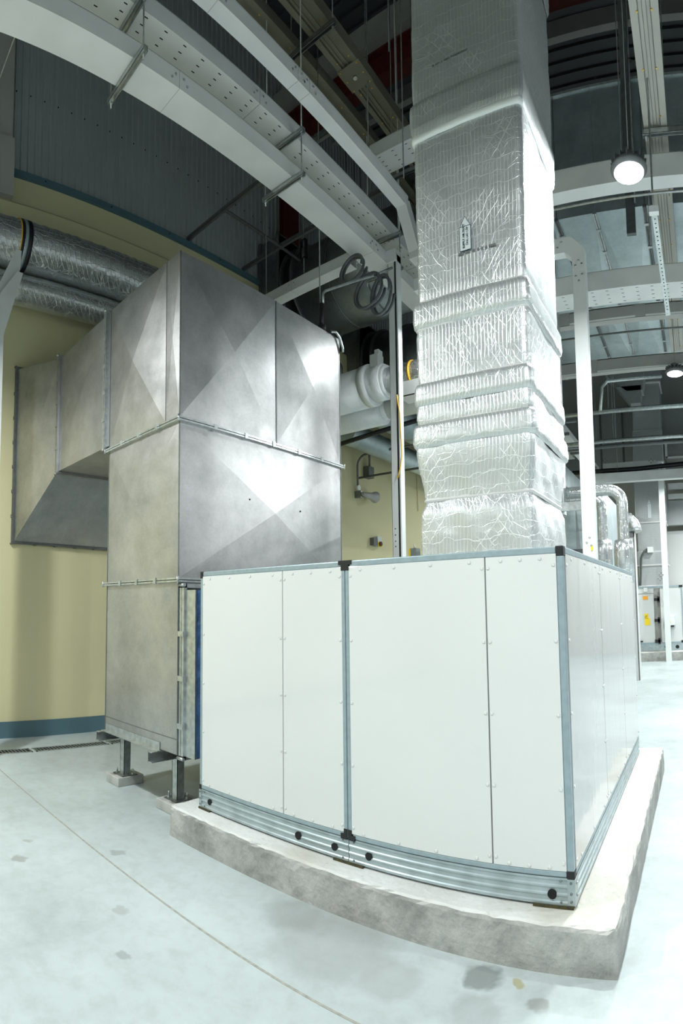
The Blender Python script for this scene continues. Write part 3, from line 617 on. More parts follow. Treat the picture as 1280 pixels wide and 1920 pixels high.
# flexible connection between the duct and the unit
fx = thing('flexible_connector', 'blue canvas flexible connector between tall duct and white unit', 'flexible connector', (-3.33, 3.65, 0.5))
CY0, CY1, CZ0, CZ1 = 2.655, 4.68, 0.50, 1.775
mb = MB()
for (xa, xb) in ((-3.488, -3.462), (-3.456, -3.430)):
    mb.box(xa, xb, CY0 - 0.03, CY0, CZ0 - 0.03, CZ1 + 0.03); mb.box(xa, xb, CY0 - 0.03, CY1, CZ1, CZ1 + 0.03); mb.box(xa, xb, CY0 - 0.03, CY1, CZ0 - 0.03, CZ0)
ff = mb.build('flange', 'zinc', fx)
for z in (0.72, 1.08, 1.42):
    c = MB(); c.box(-3.495, -3.423, CY0 - 0.04, CY0 - 0.024, z - 0.02, z + 0.02); c.build('clip', 'zinc', ff)
for z in (CZ0 - 0.02, CZ1 + 0.02):
    c = MB(); c.tube([(-3.495, CY0 - 0.03, z), (-3.42, CY0 - 0.03, z)], 0.014, 8); c.build('corner_bolt', 'zinc', ff)
mb = MB(); mb.box(-3.43, -3.31, CY0 - 0.012, CY0 + 0.003, CZ0, CZ1 - 0.02); mb.box(-3.43, -3.31, CY0, CY1, CZ1 - 0.035, CZ1 - 0.02); mb.box(-3.43, -3.31, CY0, CY1, CZ0, CZ0 + 0.012)
mb.build('sheet_metal_strip', 'zinc', fx)
mb = MB(); nz = 40; ny = 6; rnd = random.Random(5)
for face in range(1):
    g = []
    for i in range(nz + 1):
        z = CZ0 + (CZ1 - CZ0 - 0.03) * i / nz; row = []
        for j in range(7):
            t = j / 6; x = -3.315 + 0.155 * t
            yy = CY0 + 0.0 + 0.035 * sin(pi * t) + 0.012 * sin(i * 0.9 + j) * sin(pi * t) + rnd.uniform(-.004, .004)
            row.append((x, yy, z + 0.012 * sin(j * 1.7)))
        g.append(row)
    for i in range(nz):
        for j in range(6): mb.quad([g[i][j], g[i][j + 1], g[i + 1][j + 1], g[i + 1][j]], True)
mb.box(-3.315, -3.16, CY0 + 0.05, CY1, CZ1 - 0.05, CZ1 - 0.03); mb.box(-3.315, -3.16, CY0 + 0.05, CY1, CZ0 + 0.005, CZ0 + 0.02); mb.box(-3.315, -3.16, CY1 - 0.02, CY1, CZ0, CZ1 - 0.03)
mb.build('canvas', 'blue', fx, fix=True)

# ---- stand of the tall duct
st = thing('duct_stand', 'galvanised steel stand carrying the tall duct above the floor', 'stand', (-4.1, 3.7, 0.07))
mb = MB(); mb.box(-4.60, -3.70, DY0 - 0.045, DY0 - 0.003, 0.488, 0.494); mb.box(-4.58, -3.72, DY0 - 0.009, DY0 - 0.003, 0.494, 0.555); mb.build('angle_bar', 'zinc', st)
def cchan(x, name='cross_channel'):
    mb = MB(); y0, y1, z0, z1 = DY0 - 0.09, 4.75, 0.405, 0.487
    mb.box(x - 0.028, x - 0.022, y0, y1, z0, z1); mb.box(x - 0.028, x + 0.028, y0, y1, z0, z0 + 0.006); mb.box(x - 0.028, x + 0.028, y0, y1, z1 - 0.006, z1)
    return mb.build(name, 'zinc', st)
cchan(-4.585); cchan(-3.735)
def stand_leg(x, y, z0=0.088):
    mb = MB(); mb.box(x - 0.035, x + 0.035, y - 0.035, y - 0.030, z0, 0.405); mb.box(x - 0.035, x - 0.030, y - 0.035, y + 0.035, z0, 0.405); mb.box(x + 0.030, x + 0.035, y - 0.035, y + 0.035, z0, 0.405)
    mb.box(x - 0.004, x + 0.004, y - 0.032, y - 0.02, z0, .405)
    lg = mb.build('leg', 'zinc', st)
    mb = MB(); mb.box(x - 0.09, x + 0.075, y - 0.075, y + 0.09, z0 - 0.008, z0); bp = mb.build('base_plate', 'zincd', lg)
    for (dx, dy) in ((-0.065, -0.045), (0.055, 0.05)):
        mb = MB(); mb.tube([(x + dx, y + dy, z0), (x + dx, y + dy, z0 + 0.015)], 0.013, 6, smooth=False); mb.tube([(x + dx, y + dy, z0 + 0.015), (x + dx, y + dy, z0 + 0.05)], 0.006, 8); mb.build('anchor_bolt', 'zinc', lg)
for (x, y) in ((-4.535, 2.80), (-3.72, 2.80), (-4.535, 4.45), (-3.72, 4.45)): stand_leg(x, y)
for (x, y, lb) in ((-4.55, 2.80, 'small concrete footing under the front left stand leg'), (-3.735, 2.80, 'small concrete footing touching the plinth corner, under front right stand leg'),
                   (-4.55, 4.45, 'small concrete footing under the rear left stand leg'), (-3.735, 4.45, 'small concrete footing under the rear right stand leg')):
    mb = MB(); mb.box(x - 0.115, x + 0.10, y - 0.125, y + 0.15, 0, 0.08); o = mb.build('concrete_footing', 'padm', bevel=0.006); tag(o, lb, 'footing', 'footings of the duct stand')

# ================================================================ FOIL WRAPPED SUPPLY RISER
Y0r = 2.85
riser = thing('insulated_riser_duct', 'large square foil-insulated supply duct rising from the white unit roof', 'duct', (-1.2, 3.2, AZ1))
XL, XR, YB = -1.535, -0.857, 3.55
def sq(z, e, cr=0.03):
    """outline points at height z, grown by e, rounded corners"""
    x0, x1, y0, y1 = XL - e, XR + e, Y0r - e, YB + e; pts = []; n = 22
    cs = [((x0 + cr, y0 + cr), pi, 1.5 * pi), ((x1 - cr, y0 + cr), 1.5 * pi, 2 * pi), ((x1 - cr, y1 - cr), 0, 0.5 * pi), ((x0 + cr, y1 - cr), 0.5 * pi, pi)]
    for i, (c, a0, a1) in enumerate(cs):
        for k in range(4): t = a0 + (a1 - a0) * k / 3; pts.append((c[0] + cr * cos(t), c[1] + cr * sin(t), z))
        nx_ = cs[(i + 1) % 4]; s_ = pts[-1]; e_ = (nx_[0][0] + cr * cos(nx_[1]), nx_[0][1] + cr * sin(nx_[1]), z)
        for k in range(1, n): t = k / n; pts.append((s_[0] + (e_[0] - s_[0]) * t, s_[1] + (e_[1] - s_[1]) * t, z))
    return pts
def wrap_part(profile, name, m, seed, amp=0.005, step=0.02, waist=0.0):
    rnd = random.Random(seed); ph = [rnd.uniform(0, 6) for _ in range(6)]
    mb = MB(); rows = []; zs_ = []
    for (za, ea), (zb, eb) in zip(profile[:-1], profile[1:]):
        n = max(1, int(abs(zb - za) / step))
        for i in range(n): zs_.append((za + (zb - za) * i / n, ea + (eb - ea) * i / n))
    zs_.append(profile[-1])
    for (z, e) in zs_:
        row = []
        for p in sq(z, e):
            cx, cy = (XL + XR) / 2, (Y0r + YB) / 2; dx, dy = p[0] - cx, p[1] - cy
            d = amp * (sin(p[0] * 9 + z * 5 + ph[0]) + sin(p[1] * 11 - z * 7 + ph[1]) + 0.6 * sin(p[0] * 31 + ph[2] + z * 17) + 0.5 * sin(p[1] * 27 + z * 23 + ph[3])) / 2 + rnd.uniform(-0.0012, 0.0012)
            L_ = math.hypot(dx, dy); row.append((p[0] + dx / L_ * d, p[1] + dy / L_ * d, p[2]))
        rows.append(row)
    b = len(mb.v); P = len(rows[0])
    for r_ in rows: mb.v += r_
    for i in range(len(rows) - 1):
        for k in range(P):
            k2 = (k + 1) % P; mb.f.append((b + i * P + k, b + i * P + k2, b + (i + 1) * P + k2, b + (i + 1) * P + k)); mb.sm.append(True); mb.mi.append(0)
    return mb.build(name, m, riser, fix=False)
def lip(z, e): return z
body = [(AZ1, 0.005), (2.0, 0.012), (2.15, 0.004), (2.215, -0.018), (2.225, -0.022)]
wrap_part(body, 'insulation_section', 'foil', 1, 0.007)
wrap_part([(2.222, -0.012), (2.30, -0.006), (2.42, 0.012), (2.50, 0.020), (2.525, 0.020)], 'insulation_section', 'foil', 2)
wrap_part([(2.522, 0.020), (2.535, 0.032), (2.56, 0.036), (2.64, 0.032), (2.662, 0.024), (2.668, 0.004)], 'joint_collar', 'foil', 3)
wrap_part([(2.664, 0.006), (2.70, 0.014), (2.755, 0.012), (2.775, 0.01)], 'insulation_section', 'foil', 4)
wrap_part([(2.772, 0.010), (2.785, 0.024), (2.81, 0.028), (2.88, 0.026), (2.905, 0.018), (2.912, 0.004)], 'joint_collar', 'foil', 5)
wrap_part([(2.905, 0.006), (2.95, 0.008), (3.20, 0.008), (3.235, 0.004)], 'insulation_section', 'foil', 6)
wrap_part([(3.232, 0.006), (3.245, 0.022), (3.28, 0.026), (3.37, 0.024), (3.395, 0.012), (3.405, -0.01)], 'joint_collar', 'foil', 7)
wrap_part([(3.40, -0.006), (3.45, 0.0), (4.30, 0.0), (4.405, 0.0)], 'insulation_section', 'foil', 8, 0.004)
wrap_part([(4.395, 0.0), (4.40, 0.014), (4.425, 0.016), (4.44, 0.010)], 'tape_band', 'wrap', 9, 0.002)
wrap_part([(4.432, 0.012), (4.46, 0.020), (4.62, 0.018), (4.64, 0.008)], 'joint_collar', 'foil', 10)
wrap_part([(4.635, 0.006), (4.70, 0.006), (5.62, 0.004)], 'insulation_section', 'foil', 11, 0.004)
wrap_part([(5.615, 0.01), (5.65, 0.02), (5.72, 0.02), (6.8, 0.014)], 'insulation_section', 'foil', 12, 0.004)
# tape bands over the section edges
for z, e in ((2.222, -0.008), (2.668, 0.010), (2.908, 0.008), (3.40, 0.0), (3.236, 0.010)):
    wrap_part([(z - 0.012, e - 0.008), (z, e + 0.001), (z + 0.012, e - 0.004)], 'tape_band', 'tape', int(z * 100), 0.002, 0.006)
# arrow sticker
sx, sz = -1.23, 3.60
a0 = at(864, 474, 1, Y0r); a1 = at(884, 468, 1, Y0r); a2 = at(882, 424, 1, Y0r); a3 = at(863, 430, 1, Y0r); a4 = at(872, 408, 1, Y0r)
xl, xr = a3[0], a1[0]; zb, zt_, za = a0[2], a3[2], a4[2]; yS = Y0r - 0.012
mb = MB(); mb.box(xl, xr, yS, yS + 0.004, zb, zt_); mb.prism([(xl, zt_ + 0.003), (xr, zt_ + 0.003), ((xl + xr) / 2, za)], 1, yS, yS + 0.004)
stk = mb.build('arrow_sticker', 'sticker', riser); stk['label'] = 'pale arrow sticker reading SUPPLY AIR DUCT'
mb = MB(); t_ = 0.0025
mb.box(xl - t_, xl, yS - .001, yS + .004, zb, zt_); mb.box(xr, xr + t_, yS - .001, yS + .004, zb, zt_); mb.box(xl, xr, yS - .001, yS + .004, zb - t_, zb); mb.box(xl, xr, yS - .001, yS + .004, zt_, zt_ + .003)
xm = (xl + xr) / 2; mb.obox((xl, yS, zt_), (xm, yS, za), 0.002, 0.0025, (0, 1, 0)); mb.obox((xr, yS, zt_), (xm, yS, za), 0.002, 0.0025, (0, 1, 0))
mb.build('sticker_outline', 'ink', stk)
def text(body, loc, size, rot, m, parent, name, bold=0.0, align='LEFT'):
    cu = bpy.data.curves.new(name, 'FONT'); cu.body = body; cu.size = size; cu.offset = bold; cu.extrude = 0.0004; cu.align_x = align; cu.align_y = 'CENTER'
    o = bpy.data.objects.new(name, cu); COL.objects.link(o); o.data.materials.append(M[m]); o.rotation_euler = rot
    me = bpy.data.meshes.new_from_object(o); bpy.data.objects.remove(o); o = bpy.data.objects.new(name, me); COL.objects.link(o); o.rotation_euler = rot
    r0 = Vector(ROOT[parent.name]); o.parent = parent; o.location = Vector(loc) - r0; ROOT[o.name] = tuple(loc); return o
hh = zt_ - zb; ww = xr - xl
rot_up = (Matrix(((0, -1, 0), (0, 0, -1), (1, 0, 0)))).to_euler()   # text x -> up, text y -> left, facing -Y
text('SUPPLY AIR DUCT', (xl + ww * 0.36, yS - 0.002, zb + hh * 0.08), ww * 0.27, rot_up, 'ink', stk, 'sticker_text', 0.0004)
text('\u1ed0NG GI\u00d3 C\u1ea4P', (xl + ww * 0.70, yS - 0.002, zb + hh * 0.18), ww * 0.25, rot_up, 'ink', stk, 'sticker_text')
# faint printed line on the facing (illegible in the photograph: short dashes)
mb = MB(); rnd = random.Random(2); x = at(860, 480, 1, Y0r)[0]; zc = at(890, 470, 1, Y0r)[2]
while x < at(928, 462, 1, Y0r)[0]:
    wd = rnd.uniform(0.004, 0.012); mb.box(x, x + wd, Y0r - 0.009, Y0r - 0.004, zc - 0.006, zc + 0.006); x += wd + rnd.choice((0.002, 0.002, 0.012))
mb.build('printed_line', 'faint', riser)
mb = MB(); x = -1.39
while x < -1.17:
    wd = rnd.uniform(0.004, 0.012); mb.box(x, x + wd, Y0r - 0.012, Y0r - 0.004, 4.815, 4.827); x += wd + rnd.choice((0.002, 0.002, 0.01))
mb.build('printed_line', 'faint', riser)

# ================================================================ HIGH BAY LAMPS
def lamp(i, x, y, z, label, top=12.0):
    r = thing('high_bay_lamp', label, 'lamp', (x, y, z), 'round high bay lamps')
    mb = MB(); mb.tube([(x, y, z + 0.008), (x, y, z + 0.012)], 0.105, 40); ln = mb.build('lens', 'lens', r)
    mb = MB(); mb.tube([(x, y, z), (x, y, z + 0.02), (x, y, z + 0.03), (x, y, z + 0.05)], .1, 40, True, [0.108, 0.13, 0.13, 0.12])
    hs = mb.build('housing', 'steel', r)
    # open the underside of the housing: the lens stands just below its rim
    ln.location = (0, 0, -0.012)
    for k in range(16):
        t = 2 * pi * k / 16; f_ = MB(); f_.obox((x + 0.05 * cos(t), y + 0.05 * sin(t), z + 0.075), (x + 0.125 * cos(t), y + 0.125 * sin(t), z + 0.065), 0.006, 0.05); f_.build('cooling_fin', 'steel', r)
    mb = MB(); mb.tube([(x, y, z + 0.05), (x, y, z + 0.13)], 0.055, 20); mb.build('driver', 'steel', r)
    mb = MB(); mb.tube(arc((x, y, z + 0.13), 0.03, 0, pi, 8, 0, 2), 0.005, 8); mb.build('hook', 'zinc', r)
    mb = MB(); mb.tube([(x, y, z + 0.16), (x, y, top)], 0.004, 6); mb.build('suspension_wire', 'zincd', r)
    L_ = bpy.data.lights.new('high_bay_light', 'AREA'); L_.shape = 'DISK'; L_.size = 0.2; L_.energy = LAMP_POWER * {12: 0.20, 4: 1.35}.get(i, 1); L_.color = (0.955, 1.0, 0.995); L_.spread = math.radians(175)
    lo = bpy.data.objects.new('high_bay_light', L_); COL.objects.link(lo); lo.parent = r; lo.location = (0, 0, -0.012); return r
LL = ['bright round high bay lamp hanging beside the foil riser duct', 'small round high bay lamp at the right edge, farther down the hall',
      'unseen high bay lamp almost above the viewpoint', 'unseen high bay lamp behind the viewpoint in the middle of the hall',
      'unseen high bay lamp outside the left edge before the tall duct', 'unseen high bay lamp behind the viewpoint near the yellow wall',
      'unseen high bay lamp to the right, level with the near unit', 'unseen high bay lamp to the right, level with the viewpoint', 'unseen high bay lamp to the right under the huge flat duct',
      'high bay lamp beyond the huge flat duct in the middle row', 'unseen high bay lamp at right beyond the huge flat duct', 'high bay lamp above the slim post before the far unit', 'added high bay lamp hidden behind the foil riser to brighten the white wrapped ducts',
      'added unseen high bay lamp at right, brightening the hall beside the far white unit', 'added high bay lamp hidden behind the foil riser, brightening the deep hall', 'added unseen high bay lamp brightening the far end, right of the far riser']
for i, (x, y, z) in enumerate(LAMP_POS):
    lab = LL[i]
    lamp(i, x, y, z, lab, (5.82 if i == 1 else 5.95) if (6 < y < 10.2) else 12.0)

# ================================================================ WHITE CABLE TRUNKING (left run, stacked)
def slots_plate(mb, ax, a0, a1, b0, b1, c, pitch, nb, sl=0.03, sw=0.009, start=0.09, upn=-1):
    """sheet in the plane z = c with real slots; ax = long axis (0 or 1)"""
    A = [a0]; t = a0 + start; SA = []
    while t < a1 - sl: SA.append((t, t + sl)); t += pitch
    Bs = [(b0 + (b1 - b0) * (k + 0.5) / nb - sw / 2, b0 + (b1 - b0) * (k + 0.5) / nb + sw / 2) for k in range(nb)]
    la = [a0] + [q for s_ in SA for q in s_] + [a1]; lb = [b0] + [q for s_ in Bs for q in s_] + [b1]
    for i in range(len(la) - 1):
        for j in range(len(lb) - 1):
            if i % 2 == 1 and j % 2 == 1: continue
            p = [(la[i], lb[j]), (la[i + 1], lb[j]), (la[i + 1], lb[j + 1]), (la[i], lb[j + 1])]
            mb.quad([(u, v, c) if ax == 0 else (v, u, c) for (u, v) in p])
def trunk(label, ax, a0, a1, b0, b1, z0, z1, slots=False, joints=(), group=None, pitch=0.181, m='tray', side=1, lip=True, start=0.09):
    """straight trunking; ax long axis; b0,b1 across; side: which side carries the joint bolts"""
    cb = (b0 + b1) / 2; loc = ((a0 + a1) / 2, cb, z0) if ax == 0 else (cb, (a0 + a1) / 2, z0)
    r = thing('cable_trunking', label, 'cable trunking', loc, group)
    mb = MB(); t = 0.003
    def bx(a, b, c, d, e, f_):
        mb.box(a, b, c, d, e, f_) if ax == 0 else mb.box(c, d, a, b, e, f_)
    bx(a0, a1, b0, b0 + t, z0, z1); bx(a0, a1, b1 - t, b1, z0, z1)
    if slots: slots_plate(mb, ax, a0, a1, b0 + t, b1 - t, z0 + 0.001, pitch, 4, start=start)
    else: bx(a0, a1, b0 + t, b1 - t, z0, z0 + t)
    if lip: bx(a0, a1, b0, b0 + 0.02, z1 - t, z1); bx(a0, a1, b1 - 0.02, b1, z1 - t, z1)
    body_ = mb.build('trunking_body', m, r, fix=False)
    mb = MB(); bx(a0, a1, b0 + 0.001, b1 - 0.001, z1, z1 + 0.003); mb.build('lid', m, r)
    if slots: mb = MB(); bx(a0 + 0.01, a1 - 0.01, b0 + 0.01, b1 - 0.01, z0 + 0.012, z0 + 0.05); mb.build('slot_dark_fill', 'black', r)  # black box added inside to darken what shows through the slots
    for j in joints:
        mb = MB()
        jw = 0.0015
        bs = b1 if side > 0 else b0
        bx(j - jw, j + jw, b0 - 0.001, b1 + 0.001, z0 - 0.001, z1)
        jn = mb.build('joint', 'beamgrey', r)
        for k in (-2.2, -1.2, 1.2, 2.2):
            c = MB(); q = j + k * 0.033; zz = (z0 + z1) / 2 + (0.02 if int(abs(k)) % 2 else -0.02)
            p0 = (q, bs, zz) if ax == 0 else (bs, q, zz); n = (0, side, 0) if ax == 0 else (side, 0, 0)
            p1 = tuple(p0[i] + n[i] * 0.008 for i in range(3)); c.tube([p0, p1], 0.010, 6, smooth=False); c.build('bolt', 'zinc', jn)
    return r
trunk('wide plain white cable trunking, lowest of the stacked overhead run', 1, -0.5, 15.0, -3.53, -3.272, 5.60, 5.75, joints=(2.43, 5.1, 8.0), group='stacked overhead trunking by the wall')
trunk('slotted white cable trunking stacked above the wide plain trunking', 1, -0.5, 15.0, -3.53, -3.268, 6.02, 6.17, slots=True, joints=(3.30, 6.2), group='stacked overhead trunking by the wall')
C_ = trunk('narrow white cable trunking stepping down toward the foil riser', 1, -0.5, 5.18, -2.99, -2.868, 6.0, 6.13, joints=(2.47, 3.35, 3.5), group=None)
mb = MB(); mb.obox((-2.93, 5.16, 6.065), (-2.88, 5.36, 5.60), 0.122, 0.13, (0, 1, 0)); mb.build('drop_elbow', 'tray', C_)
mb = MB(); mb.box(-2.94, -2.82, 5.30, 6.2, 5.50, 5.63); mb.build('lower_run', 'tray', C_)
xt = trunk('white cable trunking crossing behind the tall duct to the wide trunking', 0, -5.0, -3.53, 4.98, 5.13, 5.50, 5.63, joints=(-4.40,), side=-1)
mb = MB(); mb.tube([(-4.9, 5.055, 5.63), (-4.9, 5.055, 12.0)], 0.005, 6); mb.build('hanger_rod', 'zincd', xt)
# cable post dropping behind the unit (left of riser)
cp = thing('cable_trunking', 'thin upright white trunking with an open black slot behind the unit', 'cable trunking', (-3.2, 5.43, 1.9))
mb = MB(); mb.box(-3.265, -3.185, 5.38, 5.384, 0.3, 5.70); mb.box(-3.265, -3.261, 5.38, 5.47, 0.3, 5.70); mb.box(-3.265, -3.17, 5.466, 5.47, 0.3, 5.70)
mb.build('trunking_body', 'tray', cp)
mb = MB(); mb.box(-3.183, -3.168, 5.386, 5.40, 0.3, 5.66); mb.build('cable_bundle', 'black', cp)
mb = MB(); mb.box(-3.162, -3.145, 5.384, 5.47, 0.3, 5.68); mb.build('cover_edge', 'white', cp)
for z in (2.30, 2.36, 2.43, 2.50): bolt(-3.225, 5.38, z, (0, -1, 0), cp, 'bolt', 'zincd', 0.008, 0.006)
mb = MB(); mb.box(-3.272, -3.145, 5.36, 5.48, 5.60, 5.74); mb.build('top_connector', 'tray', cp)
mb = MB(); yc = at(744, 745, 1, 5.36); pts = [at(x, y, 1, 5.35) for (x, y) in ((744, 740), (745, 752), (749, 775), (750, 800), (752, 830), (753, 855), (750, 878), (745, 897))]
mb.tube(pts, 0.007, 8); tag(mb.build('yellow_cable', 'ycable'), 'yellow cable hanging beside the thin upright trunking', 'cable')
# grey cable coils hanging under the trunking
mb = MB(); rnd = random.Random(4)
def loop(cx, cy, cz, rx, rz, n=36, tilt=0.3, turns=2):
    pts = []
    for k in range(n * turns + 1):
        t = 2 * pi * k / n; j = 1 + 0.05 * sin(k * 0.3)
        pts.append((cx + rx * j * cos(t), cy + 0.05 * k / n + tilt * rx * sin(t), cz + rz * j * sin(t)))
    return pts
c1 = at(668, 512, 1, 5.0); c2 = at(698, 552, 1, 5.0); c3 = at(722, 560, 1, 5.0)
for (c, rx, rz) in ((c1, 0.15, 0.16), (c2, 0.17, 0.20), (c3, 0.12, 0.22)):
    mb.tube(loop(c[0], c[1] - 0.12, c[2], rx, rz), 0.016, 8)
tag(mb.build('coiled_cable', 'rubber'), 'thick grey cables hanging in loops under the wide trunking', 'cable')

def hang(root, pts, m='zincd', top=12.0, r=0.005):
    for (x, y, z) in pts:
        mb = MB(); mb.tube([(x, y, z), (x, y, top)], r, 6); mb.build('hanger_rod', m, root)
# trapeze hangers
def trapeze(label, xl, xr, y, z, top, m='zinc', yr=None, group='trapeze hangers', w=0.041):
    r = thing('trapeze_hanger', label, 'hanger', ((xl + xr) / 2, y, z), group)
    mb = MB(); h = w
    mb.box(xl, xr, y - w / 2, y - w / 2 + 0.003, z - h, z); mb.box(xl, xr, y + w / 2 - 0.003, y + w / 2, z - h, z); mb.box(xl, xr, y - w / 2, y + w / 2, z - 0.003, z)
    mb.box(xl, xr, y - w / 2, y - w / 2 + 0.010, z - h, z - h + 0.003); mb.box(xl, xr, y + w / 2 - 0.010, y + w / 2, z - h, z - h + 0.003)
    mb.build('strut_channel', m, r)
    for xx in (xl + 0.03, xr - 0.03):
        mb = MB(); mb.tube([(xx, y, z - h - 0.05), (xx, y, top)], 0.006, 8); rd = mb.build('rod', m, r)
        for zz in (z - h - 0.012, z + 0.004):
            mb = MB(); mb.tube([(xx, y, zz), (xx, y, zz + 0.012)], 0.013, 6, smooth=False); mb.build('nut', m, rd)
    return r
for (y, w1) in ((2.03, 'near'), (3.74, 'middle'), (5.5, 'far')):
    trapeze('%s galvanised strut under the wide plain trunking' % w1, -3.66, -3.14, y, 5.598, 6.02, group='lower hangers of the stacked trunking')
    trapeze('%s galvanised strut under the slotted trunking' % w1, -3.64, -3.14, y, 6.018, 12.0, group='upper hangers of the stacked trunking')
trapeze('galvanised strut carrying the khaki busways', -3.66, -3.06, 4.13, 7.36, 12.0, 'zincd', group='busway hangers', w=0.05)
trapeze('galvanised strut under the busways, farther back behind the trunking', -3.80, -3.13, 7.5, 7.36, 12.0, 'zincd', group='busway hangers', w=0.05)
mb = MB(); mb.obox(at(38, 40, 1, 1.5), at(-8, 165, 1, 1.5), 0.012, 0.012); tag(mb.build('brace_rod', 'zinc'), 'thin bright rod slanting down at the upper left edge', 'rod')

# khaki busways under the roof
def busway(label, xa, xb, ya, yb, z0, z1, plates, m='bus', group=None, pl=0.30):
    r = thing('busway', label, 'busway', ((xa + xb) / 2, (ya + yb) / 2, z0), group)
    mb = MB(); w = xb - xa
    mb.box(xa, xa + 0.055, ya, yb, z0, z1); mb.box(xb - 0.055, xb, ya, yb, z0, z1); mb.box(xa + 0.05, xb - 0.05, ya, yb, z0 + 0.03, z1 - 0.02)
    mb.build('casing', m, r)
    mb = MB()
    for k in range(3): x = xa + 0.075 + (w - 0.15) * k / 2; mb.box(x - 0.012, x + 0.012, ya, yb, z0 + 0.018, z0 + 0.03)
    mb.build('inner_bars', m, r)
    for p in plates:
        mb = MB(); mb.box(xa - 0.015, xb + 0.015, p - pl / 2, p + pl / 2, z0 - 0.008, z0); pt = mb.build('joint_plate', m, r)
        mb = MB(); mb.tube([((xa + xb) / 2, p, z0 - 0.03), ((xa + xb) / 2, p, z0 - 0.008)], 0.022, 16); mb.build('joint_bolt', 'zinc', pt)
        for dx in (xa + 0.02, xb - 0.02):
            for dy in (-pl / 2 + 0.02, 0, pl / 2 - 0.02):
                mb = MB(); mb.tube([(dx, p + dy, z0 - 0.016), (dx, p + dy, z0 - 0.008)], 0.008, 6); mb.build('bolt', 'brass', pt)
    k = ya + 0.3
    n = 0
    while k < yb and n < 24:
        for dx in (xa + 0.052, xb - 0.052):
            mb = MB(); mb.tube([(dx, k, z0 - 0.006), (dx, k, z0 + 0.002)], 0.008, 6); mb.build('bolt', 'brass', r)
        k += 0.45; n += 1
    return r
busway('khaki busway under the roof, nearer the riser', -3.40, -3.15, 2.0, 14, 7.42, 7.56, (4.78, 8.0), group='busways under the roof')
busway('khaki busway under the roof, nearer the corrugated cladding', -3.76, -3.57, 2.0, 14, 7.42, 7.54, (3.35, 7.6), group='busways under the roof', pl=0.22)
busway('warm grey busway with brass bolts at upper right', -0.315, -0.105, 2.2, 9.5, 5.85, 5.93, (5.55,), m='busr', pl=0.2)
trapeze('strut under the warm grey busway at upper right', -0.33, 0.40, 4.87, 5.835, 8.4, 'zinc', group='right hand hangers', w=0.05)

# ================================================================ RIGHT HAND TRUNKING CROSSING THE HALL
trunk('plain white trunking crossing behind the bright lamp', 0, -2.6, 5.0, 5.0, 5.16, 5.50, 5.72, side=-1)
tt = trunk('slotted white trunking crossing right of the foil riser', 0, -2.6, 5.0, 5.80, 6.12, 4.955, 5.16, slots=True, side=-1, pitch=0.162, start=0.11)
hang(tt, [(-2.2, 5.9, 5.16), (0.9, 5.9, 5.16)])
def beam_ch(label, y, z0, z1, joints=(-0.35,)):
    r = thing('channel_beam', label, 'beam', (1, y, z0), 'warm grey channel beams crossing the hall')
    mb = MB(); mb.box(-3.2, 5, y, y + 0.01, z0, z1); mb.box(-3.2, 5, y, y + 0.12, z0, z0 + 0.01); mb.box(-3.2, 5, y, y + 0.12, z1 - 0.01, z1)
    mb.build('channel', 'beamgrey', r)
    mb = MB(); mb.box(-3.2, 5, y - 0.004, y, z0, z0 + 0.02); mb.build('lower_lip', 'tray', r)
    for x in joints:
        mb = MB(); mb.box(x - 0.06, x + 0.06, y - 0.008, y, z0, z1); mb.build('splice_plate', 'beamgrey', r)
    return r
beam_ch('warm grey channel beam just below the slotted trunking', 6.35, 4.90, 5.05, (-0.55, -1.45))
beam_ch('warm grey channel beam above the far small lamp', 7.6, 4.82, 5.00, (-1.35,))
trunk('slotted white trunking high up left of the foil riser', 0, -3.26, -1.7, 5.02, 5.32, 6.62, 6.78, slots=True, side=-1, pitch=0.17)
trapeze('dark strut under the high slotted trunking left of riser', -3.2, -1.7, 5.36, 6.60, 12.0, 'zincd', group='dark hangers')

# upright trunking right of the riser with chamfered elbow
cp2 = thing('cable_trunking', 'thick upright white trunking with chamfered elbow, right of the foil riser', 'cable trunking', (-1.06, 5.45, 0.3))
mb = MB(); mb.box(-1.135, -1.0, 5.40, 5.50, 0.25, 4.95); mb.build('trunking_body', 'white', cp2, bevel=0.003)
mb = MB(); mb.prism([(-1.135, 4.95), (-1.0, 4.95), (-1.0, 5.18), (-1.14, 5.33), (-1.5, 5.33), (-1.5, 5.17), (-1.21, 5.17), (-1.135, 5.10)], 1, 5.40, 5.50); el = mb.build('elbow', 'white', cp2, bevel=0.003)
for (x, z) in ((-1.07, 5.06), (-1.10, 5.01), (-1.035, 5.02), (-1.10, 4.90), (-1.035, 4.91), (-1.07, 4.85), (-1.24, 5.28), (-1.28, 5.23), (-1.33, 5.29)):
    bolt(x, 5.40, z, (0, -1, 0), el, 'bolt', 'zinc', 0.012, 0.008)
mb = MB(); mb.box(-2.94, -1.5, 5.40, 5.50, 5.18, 5.32); mb.build('cross_run', 'white', cp2)
for (x, z) in ((-1.09, 2.20), (-1.045, 2.17), (-1.06, 2.25)): bolt(x, 5.40, z, (0, -1, 0), cp2, 'bolt', 'zinc', 0.012, 0.008)
mb = MB(); mb.box(-1.05, -1.03, 5.392, 5.40, 2.12, 2.16); mb.build('warning_label', 'yel', cp2)

